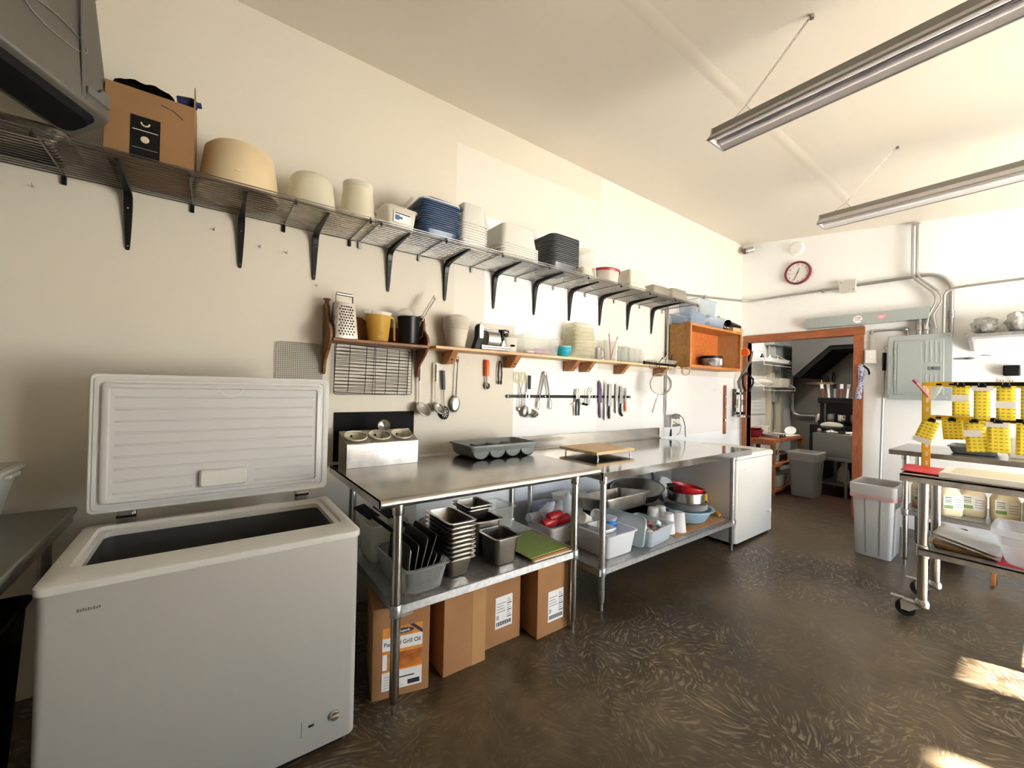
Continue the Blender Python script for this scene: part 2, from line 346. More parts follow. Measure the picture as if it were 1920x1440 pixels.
for y in (-.32, .322):
    h = O('hinge', M().box((-.318, y-.028, .835), (-.285, y+.028, .888)).box((-.285, y-.022, .842), (-.277, y+.022, .882)), STEEL_D, fz, bevel=.003)
    O('hinge_pin', M().cyl((-.28, y-.03, .865), (-.28, y+.03, .865), .006), BLACK, h)
bm_ = M()
for k in range(9): bm_.box((.3, -.352+.0056*k, .748+(.001 if k % 3 else 0)), (.3012, -.3484+.0056*k, .757-(.002 if k % 2 else 0)))
O('maker_badge', bm_, mat('grey print', (.12, .12, .12), .6), fz)
dial = O('thermostat_dial', M().lathe([(.019, 0), (.019, .006), (.016, .010), (.001, .010)], 24, cap0=True, cap1=True), CHROME, fz, (.300, .358, .133), (0, PI/2, 0))
O('dial_grip', M().box((-.003, -.015, .008), (.003, .015, .016)), STEEL, dial, bevel=.001)
O('indicator_lamp', M().box((.299, .266, .126), (.3025, .286, .134)), BLACK, fz, bevel=.002)
O('panel_seam', M().box((.299, .242, .097), (.3008, .2435, .158)), INK, fz)
# ================================================================== second chest freezer
f2 = T('chest_freezer', 'closed white chest freezer between the long steel table and the doorway', 'freezer', (-2.10, 4.285, 0))
hx2, hy2 = .335, .39
m = M(); m.loft([rr(hx2-.004, hy2-.004, .03, .03), rr(hx2, hy2, .03, .036), rr(hx2, hy2, .03, .795)]); O('cabinet', m, ENAMEL, f2)
m = M(); m.loft([rr(hx2+.004, hy2+.004, .03, .80), rr(hx2+.006, hy2+.006, .03, .806), rr(hx2+.006, hy2+.006, .03, .832), rr(hx2-.006, hy2-.006, .03, .846)]); O('lid', m, ENAMEL, f2)
O('plinth', M().box((-hx2+.03, -hy2+.03, 0), (hx2-.03, hy2-.03, .034)), BLACK_M, f2)
O('thermostat_dial', M().lathe([(.017, 0), (.017, .008), (.001, .008)], 16, cap1=True), ENAMEL, f2, (hx2, .335, .23), (0, PI/2, 0))
O('indicator_lamp', M().box((hx2-.001, .285, .222), (hx2+.002, .297, .230)), INK, f2)
O('maker_badge', M().box((hx2-.001, -.25, .70), (hx2+.0015, -.215, .706)), mat('pale grey print', (.5, .5, .5), .6), f2)
# ================================================================== steel tables
def table_leg(m, x, y, z0, z1, r=.0205):
    m.lathe([(r*.55, .0), (r*.55, .045), (r*.78, .05), (r*.95, .075), (r, .08), (r, z1)], 16, (x, y, z0), True, True)
def steel_table(name, label, x0, x1, y0, y1, ztop, legs, zsh, shelf_rect, bull=True, legmat=STEEL, topmat=STEEL_TOP, lip=.045, shelfmat=GALV, sx=None):
    t = T(name, label, 'table', ((x0+x1)/2, (y0+y1)/2, 0)); cx, cy = (x0+x1)/2, (y0+y1)/2
    X0, X1, Y0, Y1 = x0-cx, x1-cx, y0-cy, y1-cy
    m = M()
    if bull:   # rolled front edge along y at X1
        r = .021; prof = [(X0, ztop-lip), (X0, ztop), (X1-r, ztop)] + [(X1-r+r*math.sin(a), ztop-r+r*math.cos(a)) for a in [PI*k/8 for k in range(1, 9)]] + [(X1-r-.012, ztop-2*r), (X1-r-.012, ztop-.012), (X0+.01, ztop-.012), (X0+.01, ztop-lip)]
        m.prism(prof, 'y', Y0, Y1)
        m.box((X0, Y0, ztop-lip), (X1-r*.6, Y0+.0015, ztop-.001)); m.box((X0, Y1-.0015, ztop-lip), (X1-r*.6, Y1, ztop-.001))
    else:
        prof = [(X0, ztop), (X1, ztop), (X1, ztop-lip), (X1-.012, ztop-lip), (X1-.012, ztop-.012), (X0, ztop-.012)]
        m.prism(prof, 'y', Y0, Y1); m.box((X0, Y0, ztop-lip), (X1, Y0+.002, ztop-.001))
    top = O('table_top', m, topmat, t, bevel=.0015)
    for (lx, ly) in legs:
        m = M(); table_leg(m, lx-cx, ly-cy, 0, ztop-.02); lg = O('leg', m, legmat, t)
        O('leg_socket', M().lathe([(.025, 0), (.0265, .004), (.0265, .046), (.03, .05)], 16, (lx-cx, ly-cy, ztop-.075)), legmat, lg)
        O('shelf_collar', M().lathe([(.024, 0), (.0265, .004), (.0265, .05), (.024, .054)], 16, (lx-cx, ly-cy, zsh-.05)), shelfmat, lg)
    a, b, c, d = [shelf_rect[0]-cx, shelf_rect[1]-cx, shelf_rect[2]-cy, shelf_rect[3]-cy]
    m = M(); m.box((a, c, zsh-.006), (b, d, zsh)); m.box((b-.004, c, zsh-.042), (b, d, zsh)); m.box((a, c, zsh-.042), (a+.004, d, zsh)); m.box((a, c, zsh-.042), (b, c+.003, zsh)); m.box((a, d-.003, zsh-.042), (b, d, zsh))
    O('undershelf', m, shelfmat, t, bevel=.002)
    return t
T1Z, T2Z, U1, U2 = .935, .89, .47, .27
t1 = steel_table('prep_table', 'steel worktable with rolled front edge beside the open freezer', -2.60, -1.69, .59, 1.955, T1Z,
    [(-1.712, .672), (-1.716, 1.757), (-2.40, .672), (-2.40, 1.80)], U1, (-2.44, -1.70, .66, 1.78), True)
t2 = steel_table('prep_table', 'long square-edged steel table with a backsplash under the knives', -2.71, -1.735, 2.03, 4.12, T2Z,
    [(-1.76, 1.96+.10), (-1.765, 3.809), (-2.55, 2.10), (-2.55, 3.78)], U2, (-2.60, -1.745, 2.02, 3.85), False, legmat=GALV, lip=.052, topmat=STEEL_MIR)
O('backsplash', M().box((-.4875, -1.02, T2Z), (-.4775, 1.02, 1.008)).box((-.4775, -1.02, T2Z), (-.462, 1.02, T2Z+.012)), STEEL_TOP, t2, bevel=.003)
ORD = ['lowest', 'second', 'third', 'fourth', 'fifth', 'sixth', 'seventh', 'eighth', 'ninth', 'tenth', 'eleventh', 'twelfth', 'thirteenth', 'fourteenth', 'topmost']
# ================================================================== long wire shelf on black brackets
SZ = 2.352
WIRE = mat('shelf wire', (.17, .165, .155), .42, .8); WIRE_D = mat('dark shelf wire', (.12, .105, .09), .38, .8)
def bracket_mesh():
    m = M(); path = [(.36, .291, .008, .004), (.30, .289, .0085, .0065), (.16, .284, .011, .012), (.085, .280, .014, .016), (.045, .272, .016, .019), (.024, .252, .017, .019), (.016, .21, .017, .015), (.012, .15, .015, .010), (.009, .07, .012, .007), (.006, .012, .009, .005), (.005, .0, .006, .004)]
    rings = []
    for i, (x, z, w, t) in enumerate(path):
        a = path[max(i-1, 0)]; b = path[min(i+1, len(path)-1)]; d = Vector((b[0]-a[0], 0, b[1]-a[1])).normalized(); n_ = Vector((-d.z, 0, d.x))
        c = Vector((x, 0, z)); rings.append([c+n_*t+Vector((0, -w, 0)), c+n_*t*1.0+Vector((0, w, 0)), c-n_*t+Vector((0, w*.8, 0)), c-n_*t+Vector((0, -w*.8, 0))])
    m.loft(rings); return m
BR_ME = None
def wire_shelf(label, y0, y1, brs, wmat, rods):
    global BR_ME
    c = (y0+y1)/2; t = T('wire_shelf', label, 'shelf', (WX, c, SZ))
    m = M()
    for k in range(15):
        x = .018+k*.0292; m.tube([(x, y0-c, -.0026), (x, y1-c, -.0026)], .0026, 5)
    O('wire_deck', m, wmat, t)
    O('front_wire', M().tube([(.431, y0-c, -.024), (.431, y1-c, -.024)], .0035, 6), wmat, t)
    O('back_wire', M().tube([(.016, y0-c, -.012), (.016, y1-c, -.012)], .003, 6), wmat, t)
    for y in rods:
        r_ = O('cross_rod', M().tube([(.008, y-c, -.008), (.43, y-c, -.008), (.434, y-c, -.026)], .0036, 6), wmat, t)
        O('wall_clip', M().box((.001, y-c-.008, -.052), (.016, y-c+.008, -.012)), CONDUIT if wmat is WIRE else BLACK, r_, bevel=.002)
        O('rod_cap', M().box((.425, y-c-.006, -.038), (.437, y-c+.006, -.020)), BLACK, r_, bevel=.002)
    for y in brs:
        if BR_ME is None:
            b = O('bracket', bracket_mesh(), BLACK, t, (0.0005, y-c, -.302), bevel=.002); BR_ME = b
        else:
            b = BR_ME.copy(); COL.objects.link(b); b.parent = t; b.location = (0.0005, y-c, -.302)
        for zz, xx in ((.02, .011), (.195, .040)):
            O('screw', M().sph((xx, 0, zz), .004, 6, 4), CHROME, b)
    return t
wire_shelf('dark wire shelf section over the open freezer', -1.30, .735, [-.77, -.332, .123, .497], WIRE_D, [-1.1, -.55, -.09, .33, .70])
wire_shelf('bright wire shelf section over the brown wooden shelf', .745, 2.56, [.956, 1.38, 1.812, 2.233], WIRE, [.76, 1.17, 1.60, 2.03, 2.45])
wire_shelf('bright wire shelf section ending at the wooden cubby', 2.57, 4.18, [2.655, 3.071, 3.502, 3.921], WIRE, [2.86, 3.28, 3.70, 4.12])
# --- steel pan and grey tote at the far left
PAN_W = mat('brushed roasting pan', (.48, .45, .40), .25, 1)
p = T('roasting_pan', 'stainless roasting pan under the grey tote at the shelf end', 'pan', (-2.53, -.76, SZ), 0)
O('pan_body', tub(.16, .27, .055, .05, .88, .012, .002), PAN_W, p)
a = Vector((.72, -.68, .19)).normalized(); up = Vector((-.15, -.109, .6)); up = (up-a*up.dot(a)).normalized(); nb = up.cross(a); nb = -nb if nb.x > 0 else nb
TOTE = mat('grey polypropylene', (.105, .098, .082), .45)
tt = T('storage_tote', 'large grey plastic tote tilted on end at the top left corner', 'tote'); tt.matrix_world = Matrix(((a.x, nb.x, up.x, -2.285), (a.y, nb.y, up.y, -.330), (a.z, nb.z, up.z, 2.448), (0, 0, 0, 1)))
m = M(); D_, W_, H_ = .20, .46, .74
def trg(z, e): return [(W_/2+q[0], D_/2+q[1], z) for q in rr(W_/2-e, D_/2-e, .035, 0, 4)]
m.loft([trg(0, .012), trg(.004, .004), trg(.012, 0), trg(H_-.05, .022), trg(H_-.05, .010), trg(H_, .010), trg(H_, .026), trg(.02, .012), trg(.014, .03)]); O('tote_body', m, TOTE, tt)
O('shade_slab', M().loft([trg(-.03, .045), trg(-.002, .03)]), BLACK_M, tt)  # black slab standing in for the shade under the tote
O('embossed_oval', M().tube([(.19+.10*math.cos(k*PI/14), .003, .27+.05*math.sin(k*PI/14)) for k in range(28)], .0025, 5, True), GREY_P, tt)
O('panel_step', M().box((.10, -.002, .02), (.115, .004, .68)), TOTE, tt, bevel=.004)
O('latch_clip', M().prism([(.02, .05), (.10, .05), (.10, .085), (.06, .09), (.05, .12), (.02, .12)], 'y', -.010, .006), mat('dark grey clip', (.13, .13, .12), .5), tt, bevel=.003)
# --- open cardboard box
cb = T('cardboard_box', 'open cardboard box with a black icon strip on the wire shelf', 'box', (-2.49, -.222, SZ), 0)
m = M(); w, d, h, th = .142, .175, .285, .004
for s_ in (-1, 1):
    m.box((s_*d-th/2, -w, 0), (s_*d+th/2, w, h)); m.box((-d, s_*w-th/2, 0), (d, s_*w+th/2, h))
m.box((-d, -w, 0), (d, w, th)); O('carton', m, CARD_DIM, cb)
m = M(); m.prism([(-d, 0), (d, 0), (d-.01, .10), (d-.05, .105), (-d+.03, .09)], 'y', w-.002, w+.002); O('side_flap', m, CARD_DIM, cb, (0, 0, h-.002))
lb = O('icon_strip', M().box((d+.002, -.065, .0), (d+.0035, .030, .175)), mat('black print', (.008, .008, .008), .7, spec=.12), cb)
wp = mat('cream print', (.62, .54, .40), .7)
O('printed_icon', M().lathe([(.001, 0), (.014, 0), (.014, .001), (.001, .001)], 18), wp, lb, (d+.0035, -.018, .08), (0, PI/2, 0))
O('printed_icon', M().tube([(d+.004, -.018+.013*math.cos(t_), .15+.013*math.sin(t_)) for t_ in [PI+k*PI/10 for k in range(11)]], .003, 5), wp, lb)
O('printed_rule', M().box((d+.0035, -.058, .115), (d+.0042, .023, .118)), wp, lb); O('printed_rule', M().box((d+.0035, -.058, .040), (d+.0042, .023, .0425)), mat('grey small print', (.22, .21, .2), .7), lb)
O('pen_mark', M().tube([(d+.0025, .03, .250), (d+.0025, .07, .240), (d+.0025, .105, .215)], .002, 4), INK, cb)
bagm = M(); random.seed(3)
bagm.grid(lambda u, v: (-.15+.33*u, -.115+.22*v, .262+.075*math.sin(PI*min(1, max(0, v)))**.5*(.85+.15*math.sin(9*u))+.006*math.sin(13*u+9*v)+.004*math.sin(23*v)), 14, 14)
bg_ = O('trash_bag', bagm, mat('black bag film', (.012, .011, .011), .22), None, (-2.505, -.24, SZ)); tag(bg_, 'crumpled black plastic bag stuffed in the open cardboard box', 'bag')
bl = T('spray_bottle', 'dark blue bottle lying in the open cardboard box', 'bottle', (-2.385, -.115, SZ+.325)); 
O('bottle_body', M().lathe([(.001, 0), (.024, .002), (.026, .01), (.026, .06), (.020, .07), (.012, .075), (.012, .09), (.001, .09)], 16), mat('navy plastic', (.01, .02, .10), .25), bl, (0, -.03, 0), (-PI/2+.2, 0, 0))
# --- round white tubs upside down
def inv_round(name, label, r_top, r_bot, h, mt_, loc, cat='container', n=32, handle=False):
    t = T(name, label, cat, loc)
    O('body', M().lathe([(.001, h), (r_top*.85, h), (r_top, h-.02*(h/.2)), (r_bot, .012), (r_bot+.006, .012), (r_bot+.006, 0), (r_bot-.004, 0), (r_top-.006, h-.03)], n), mt_, t)
    return t
YTUB = mat('yellowed polyethylene', (.66, .53, .33), .45, noise=(3, .05)); CTUB = plastic_clear('cream polyethylene', (.92, .88, .74), .72, .35, .4)
b1 = inv_round('food_bin', 'big yellowed round tub turned upside down beside the cardboard box', .150, .172, .235, YTUB, (-2.50, .105, SZ))
for z in (.05, .12): O('red_scratch', M().box((.0, 0, z), (.002, .03, z+.004)), mat('red crayon', (.45, .08, .03), .7), b1, (.135, .105, 0), (.8, 0, -.9))
O('moulded_grip', M().sph((.165, -.02, .075), .018, 10, 6, (.25, 1, .35)), YTUB, b1)
inv_round('food_bin', 'short wide cream tub turned upside down right of the big yellowed tub', .106, .128, .20, CTUB, (-2.48, .432, SZ))
b3 = inv_round('food_bin', 'tall narrow cream tub turned upside down on the wire shelf', .082, .098, .23, CTUB, (-2.46, .674, SZ))
O('base_band', M().lathe([(.0835, .198), (.0835, .230), (.06, .2305)], 28), FROST, b3)
# --- clear pitcher with leaning lid
cp = T('clear_canister', 'clear round canister lying behind the labelled clear bin', 'canister', (-2.60, .852, SZ), 0)
O('body', M().lathe([(.001, .16), (.05, .16), (.062, .14), (.068, .004), (.07, 0), (.064, 0), (.056, .13)], 20), CLEAR, cp)
cc = T('clear_bin', 'clear plastic bin with a small blue and white label', 'bin', (-2.43, .895, SZ), .1)
O('body', tub(.085, .10, .125, .03, .86, .006, .002), FROST, cc)
lb = O('paper_label', M().box((.0, -.055, .0), (.0015, .055, .058)), PAPER, cc, (.082, 0, .035), (0, .09, 0))
for a_, b_, c_, d_ in ((-.048, -.02, .012, .04), (-.03, 0, .02, .034)): O('print_patch', M().box((.0014, a_, c_), (.0019, b_, d_)), BLUE, lb)
O('print_patch', M().box((.0014, -.05, .047), (.0019, .05, .054)), INK, lb)
O('leaning_lid', M().box((-.003, -.006, 0), (.003, .012, .24)), CLEAR, cc, (-.01, -.03, .06), (-.62, 0, 0), bevel=.002)
# --- nested stacks; every container is its own thing
def stack(name, label, group, cat, mesh, mt_, loc, n, dz, rz=0, flip=False, jit=.0, rim=None):
    first = None
    for k in range(n):
        z = loc[2]+k*dz
        if first is None:
            o = T(name, label, cat, loc, rz, group); O('body', mesh, mt_, o)
            first = o
        else:
            o = dup(first)
        o['label'] = label.replace('#', ORD[14] if k == n-1 else ORD[k])
        o.location = (loc[0]+random.uniform(-jit, jit), loc[1]+random.uniform(-jit, jit), z); o.rotation_euler = (0, 0, rz+random.uniform(-jit, jit)*4)
    return first
def inv_tub(hx, hy, h, rad, taper, rim, t=.001, rimh=.006, n=3):
    m = M(); R_ = lambda a_, b_, z, r_: rr(a_, b_, r_, z, n)
    m.loft([R_(hx*taper-.015, hy*taper-.015, h, rad*.7), R_(hx*taper-.004, hy*taper-.004, h-.003, rad), R_(hx*taper, hy*taper, h-.012, rad), R_(hx, hy, rimh, rad), R_(hx+rim, hy+rim, rimh, rad), R_(hx+rim, hy+rim, 0, rad), R_(hx-t, hy-t, 0, rad), R_(hx*taper-t, hy*taper-t, h-.014, rad), R_(hx*taper-.02, hy*taper-.02, h-.005, rad*.6)], True, True); return m
BLUE_N = mat('navy tub plastic', (.045, .085, .17), .35); GREY_N = mat('charcoal tub plastic', (.075, .08, .09), .38)
stack('lunch_tub', '# navy blue tub of the nested stack on the wire shelf', 'nested navy tubs', 'tub', tub(.126, .126, .055, .045, .90, .014, .001, .0065, 4), BLUE_N, (-2.462, 1.155, SZ), 13, .0135, 0, jit=0)
o = T('lunch_tub', 'white plastic tub on top of the navy tub stack', 'tub', (-2.462, 1.155, SZ+.1755)); O('body', tub(.126, .126, .055, .045, .90, .014, .001, .0065, 4), mat('white tub plastic', (.70, .73, .78), .35), o)
o = T('tub_lid', 'dark blue lid lying on the white tub', 'lid', (-2.472, 1.18, SZ+.2325), .06); O('lid_plate', M().loft([rr(.135, .14, .045, 0), rr(.139, .144, .045, .002), rr(.139, .144, .045, .007), rr(.125, .13, .04, .009)]), mat('navy lid', (.04, .05, .08), .4), o)
stack('food_box', '# milky square box of the tall stack beside the navy tubs', 'tall milky stack', 'container', inv_tub(.102, .095, .15, .02, .84, .009), MILKY, (-2.50, 1.435, SZ), 11, .0175, 0, jit=0)
stack('storage_box', '# wide milky box of the stack left of the charcoal tubs', 'wide milky stack', 'container', inv_tub(.147, .162, .16, .03, .86, .011), MILKY, (-2.475, 1.78, SZ), 6, .0165, 0, jit=0)
stack('lunch_tub', '# charcoal tub of the nested stack on the wire shelf', 'nested charcoal tubs', 'tub', tub(.142, .142, .06, .05, .90, .014, .001, .0075, 4), GREY_N, (-2.47, 2.235, SZ), 15, .0145, 0, jit=0)
o = T('clear_bin', 'clear upright bin beside the charcoal tub stack', 'bin', (-2.46, 2.52, SZ)); O('body', inv_tub(.13, .085, .24, .03, .93, .006), CLEAR, o); O('inner_tray', inv_tub(.11, .07, .09, .03, .9, .004), FROST, o)
o = T('food_bowl', 'round clear bowl with a dark red lid on the wire shelf', 'bowl', (-2.47, 2.83, SZ))
O('bowl', M().lathe([(.001, .001), (.10, .001), (.125, .02), (.14, .115), (.145, .118), (.136, .118), (.12, .022), (.001, .006)], 28), FROST, o); O('lid', M().lathe([(.150, .108), (.153, .112), (.153, .128), (.14, .136), (.001, .138)], 28), mat('dark red lid', (.30, .02, .03), .35), o)
stack('food_box', '# clear square box of the short stack beside the red lid', 'short clear stack', 'container', inv_tub(.12, .12, .13, .02, .86, .006), FROST, (-2.48, 3.20, SZ), 3, .032)
ALU = mat('worn aluminium pan', (.50, .48, .44), .35, .9)
for k, (y, h) in enumerate(((3.53, .065), (3.86, .085))):
    o = T('loaf_pan', ['upside-down shallow steel pan beside the clear boxes', 'upside-down deeper steel pan at the end of the wire shelf'][k], 'pan', (-2.44, y, SZ)); O('body', inv_tub(.12, .145, h+.03, .035, .9, .008), ALU, o)
# ================================================================== brown scroll-sided wall shelf
sh = T('wall_shelf', 'brown wooden wall shelf with scrolled side panels', 'shelf', (WX+.0005, .87, 1.48)); hw = .315
prof = [(0, 0), (.020, .0), (.032, .012), (.040, .05), (.060, .085), (.10, .115), (.145, .15), (.180, .19), (.195, .225), (.188, .255), (.165, .285), (.135, .305), (.118, .33), (.112, .36), (.105, .40), (.085, .425), (.04, .43), (0, .43)]
for y in (-hw, hw-.018): O('side_panel', M().prism(prof, 'y', y, y+.018), WOOD_B, sh, bevel=.004)
O('shelf_board', M().box((.002, -hw+.018, .192), (.195, hw-.018, .212)), WOOD_B, sh, bevel=.004)
O('back_board', M().box((.001, -hw+.018, .212), (.012, hw-.018, .33)), WOOD_B, sh)
O('peg_cap', M().lathe([(.001, .012), (.022, .012), (.024, .006), (.014, 0), (.012, -.02), (.001, -.02)], 14), WOOD_B, sh, (.06, -hw+.009, .445))
BZ = 1.693
# grater
g = T('box_grater', 'steel box grater standing on the brown wooden shelf', 'grater', (-2.585, .645, BZ), .12)
m = M(); m.loft([rr(.052, .070, .008, 0, 2), rr(.052, .070, .008, .006, 2), rr(.036, .057, .008, .215, 2)]); O('grater_body', m, STEEL_D, g)
t1_, t2_ = M(), M()
for r_ in range(11):
    z = .022+r_*.0165; f_ = z/.215; xx = .0523-.016*f_; yy = .058-.012*f_
    for c_ in range(5+(r_ % 2)):
        y = -yy+.012+(c_+.5*((r_+1) % 2))*(2*yy-.024)/5
        t1_.sph((xx, y, z), .0052, 6, 4, (.9, 1, .8)); t2_.sph((xx+.0007, y-.001, z+.0045), .0052, 6, 4, (.7, 1, .65))
O('grating_teeth', t1_, STEEL, g); O('grating_holes', t2_, BLACK_M, g)
m = M()
for r_ in range(16): m.cyl((-.03, -.0705+.0127*(r_/16), .03+r_*.010), (.03, -.0705+.0127*(r_/16), .03+r_*.010), .0025, n=5)
O('fine_teeth', m, STEEL_D, g)
O('handle', M().tube([(0, -.050, .205), (0, -.050, .262), (0, -.046, .268), (0, .046, .268), (0, .050, .262), (0, .050, .205)], .004, 6), STEEL, g); O('handle_grip', M().cyl((0, -.047, .268), (0, .047, .268), .010, n=10), STEEL_D, g)
rb = T('round_board', 'round reddish wooden board leaning behind the grater and yellow jug', 'board', (-2.655, .745, BZ), rot=(0, -.10, 0)); O('disc', M().cyl((-.006, 0, .079), (.006, 0, .079), .078, n=32), WOOD_B, rb, bevel=.003)
AMB = plastic_clear('amber plastic', (.86, .60, .13), .74); 
j = T('measuring_jug', 'amber plastic measuring jug with a pale rim and handle', 'jug', (-2.585, .853, BZ), .35)
O('jug_body', M().lathe([(.001, .002), (.058, .002), (.062, .008), (.078, .165), (.080, .168), (.076, .168), (.060, .010), (.001, .006)], 28), AMB, j)
O('pale_rim', M().lathe([(.076, .160), (.082, .170), (.083, .182), (.079, .182), (.075, .165)], 28), MILKY, j)
O('spout', M().prism([(-.03, 0), (.03, 0), (.0, -.035)], 'z', .165, .184), MILKY, j, (0, -.076, 0), bevel=.004)
O('handle', M().tube([(.0, .076, .170), (.0, .118, .168), (.0, .126, .155), (.0, .133, .03), (.0, .134, .02)], .008, 8), AMB, j)
for z in (.022, .045): O('scale_mark', M().box((.0, -.028, z), (.0015, .0, z+.006)), WOOD_B, j, (.060+z*.10, -.02, 0), (0, .1, -.3))
j = T('black_jug', 'black plastic jug holding steel tongs on the brown shelf', 'jug', (-2.60, 1.063, BZ))
O('jug_body', M().lathe([(.001, .002), (.058, .002), (.062, .006), (.072, .165), (.077, .172), (.077, .182), (.073, .182), (.058, .012), (.001, .008)], 28), BLACK, j); O('handle', M().tube([(.02, .070, .165), (.025, .088, .16), (.022, .086, .06), (.015, .062, .04)], .006, 6), BLACK, j)
O('pouring_lip', M().sph((.03, .068, .176), .018, 8, 6, (1, 1, .4)), BLACK, j)
sb_ = O('folded_bag', M().sph((0, 0, 0), .055, 14, 10, (.8, 1, .75)), FROST, None, (-2.60, 1.035, BZ+.195)); tag(sb_, 'crumpled clear plastic bag stuffed in the black jug', 'bag')
tg = T('kitchen_tongs', 'plain steel tongs standing in the black jug', 'tongs', (-2.60, 1.10, BZ+.09), rot=(-.52, 0, 0))
for s_ in (-1, 1): O('arm', M().box((-.012, s_*.008-.002, 0), (.012, s_*.008+.002, .30)), STEEL, tg, bevel=.0015)
O('joint', M().box((-.012, -.011, .285), (.012, .011, .302)), STEEL_D, tg, bevel=.002)
# cooling racks hung on the wall
def wire_rack(label, y0, y1, z0, z1, ny, nz, r, mt_, x=.012, tilt=0):
    t = T('cooling_rack', label, 'rack', (WX+x, (y0+y1)/2, (z0+z1)/2), rot=(tilt, 0, 0)); a_, b_ = (y1-y0)/2, (z1-z0)/2; rad = .015
    ring = [(0, q[0], q[1]) for q in rr(a_, b_, rad, 0, 3)]
    O('frame_wire', M().tube(ring, r*1.5, 6, True), mt_, t); m = M()
    for k in range(1, nz): m.tube([(0, -a_, -b_+2*b_*k/nz), (0, a_, -b_+2*b_*k/nz)], r, 4)
    O('level_wires', m, mt_, t); m = M()
    for k in range(1, ny): m.tube([(.004, -a_+2*a_*k/ny, -b_), (.004, -a_+2*a_*k/ny, b_)], r, 4)
    O('upright_wires', m, mt_, t); return t
wire_rack('fine grey cooling grid hanging half hidden behind the freezer lid', .308, .556, 1.36, 1.66, 22, 26, .0011, mat('grey wire', (.25, .24, .22), .4, .7))
BW = mat('black wire', (.03, .024, .02), .4, .4)
wire_rack('front dark cooling rack hanging under the brown shelf', .622, 1.128, 1.357, 1.672, 2, 15, .0016, BW, .030)
rk = wire_rack('back dark cooling rack hanging slightly crooked under the brown shelf', .628, 1.105, 1.362, 1.668, 2, 13, .0016, BW, .018, -.03)
for y in (-.155, -.05, .085, .17):
    O('support_leg', M().tube([(.0, y, -.15), (.006, y, -.12), (.006, y, .12), (.0, y, .15)], .0022, 5), BW, rk)
# hooks in the wall
def hook(y, z, label, big=False):
    o = O('cup_hook', M().tube([(0, 0, 0), (.018, 0, 0), (.024, .001, -.006), (.027, .002, -.014), (.034, .004, -.012), (.036, .004, .004)], .0016, 5).cyl((0, 0, 0), (.004, 0, 0), .005, n=8), CONDUIT, None, (WX, y, z)); tag(o, label, 'hook')
hook(-.645, 2.265, 'empty cup hook below the wire shelf, nearest the left edge'); hook(.0, 2.235, 'empty cup hook below the big yellowed tub'); hook(.21, 2.19, 'empty cup hook left of two bracket tips below the cream tubs'); hook(.345, 2.185, 'empty cup hook just right of its twin below the cream tubs'); hook(.51, 2.02, 'empty cup hook under a bracket tip above the box grater'); hook(1.225, 1.86, 'empty cup hook right of the black jug'); hook(1.60, 1.60, 'empty cup hook between the steel spoon and the orange scoop')
# hanging tools
def strainer(name, label, y, z0, r_, L):
    t = T(name, label, 'strainer', (WX+.03, y, z0)); zt = L
    O('handle_grip', M().box((-.004, -.009, zt-.145), (.010, .009, zt)), mat('ivory handle', (.72, .68, .56), .4), t, bevel=.003)
    O('grip_inlay', M().box((.0095, -.0085, zt-.135), (.011, .0, zt-.012)), BLACK, t)
    O('shank', M().cyl((0, 0, .03), (0, 0, zt-.14), .0065, n=8), mat('ivory shank', (.74, .70, .60), .35), t)
    h = O('bowl_ring', M().tube([(r_*math.cos(k*PI/14), r_*math.sin(k*PI/14), 0) for k in range(28)], .004, 6, True), STEEL, t, (.03, .02, -.01), (0, .9, .35))
    O('mesh_bowl', M().lathe([(r_, 0), (r_*.9, -.012), (r_*.6, -.022), (.001, -.026)], 24), mat('fine mesh', (.36, .34, .30), .5, .5, noise=(300, .3)), h)
strainer('mesh_strainer', 'larger round mesh strainer hanging beside the brown shelf', 1.188, 1.268, .058, .32)
strainer('mesh_strainer', 'smaller round mesh strainer hanging under the pine shelf end', 1.312, 1.272, .047, .315)
t = T('slotted_spoon', 'black slotted skimmer spoon hanging among the strainers', 'spoon', (WX+.02, 1.393, 1.226), rot=(.06, 0, 0))
O('handle', M().box((-.005, -.012, .17), (.007, .012, .31)), BLACK, t, bevel=.004); O('shank', M().cyl((0, 0, .04), (0, 0, .18), .0035, n=8), STEEL_D, t)
O('bowl', M().sph((.004, 0, 0), .05, 18, 10, (.18, .72, 1)), BLACK, t); m = M()
for k in range(14):
    a_ = k*2.4; q = .007*math.sqrt(k+.4)*1.25; m.sph((.0125-.3*q*q/.04*.02, q*math.cos(a_)*.8, q*math.sin(a_)*1.15), .0034, 6, 4, (.5, 1, 1))
O('drain_holes', m, PAPER, t)
t = T('serving_spoon', 'long solid steel serving spoon hanging under the pine shelf', 'spoon', (WX+.022, 1.478, 1.29), rot=(-.03, 0, 0))
O('bowl', M().sph((.0, 0, 0), .062, 18, 12, (.22, .68, 1)), STEEL, t); O('shank', M().tube([(.004, 0, .05), (.006, 0, .12), (.006, 0, .30), (.004, 0, .335)], .005, 8, radii=[.010, .0055, .005, .009]), STEEL, t)
O('hanging_loop', M().tube([(.004, .011*math.cos(k*PI/8), .332+.022*math.sin(k*PI/8)) for k in range(16)], .0025, 5, True), STEEL, t)
t = T('ice_cream_scoop', 'orange handled scoop hanging under the pine shelf', 'scoop', (WX+.02, 1.755, 1.43))
O('handle', M().lathe([(.001, .075), (.018, .077), (.020, .09), (.0205, .19), (.016, .205), (.001, .207)], 14), ORANGE, t); O('neck', M().cyl((0, 0, .02), (0, 0, .08), .006, n=8), CHROME, t)
O('bowl', M().sph((.004, .006, 0), .026, 14, 10, (.7, .85, 1.1)), CHROME, t); O('bowl_hollow', M().sph((.017, .009, 0), .017, 12, 8, (.4, .7, 1.1)), BLACK, t)
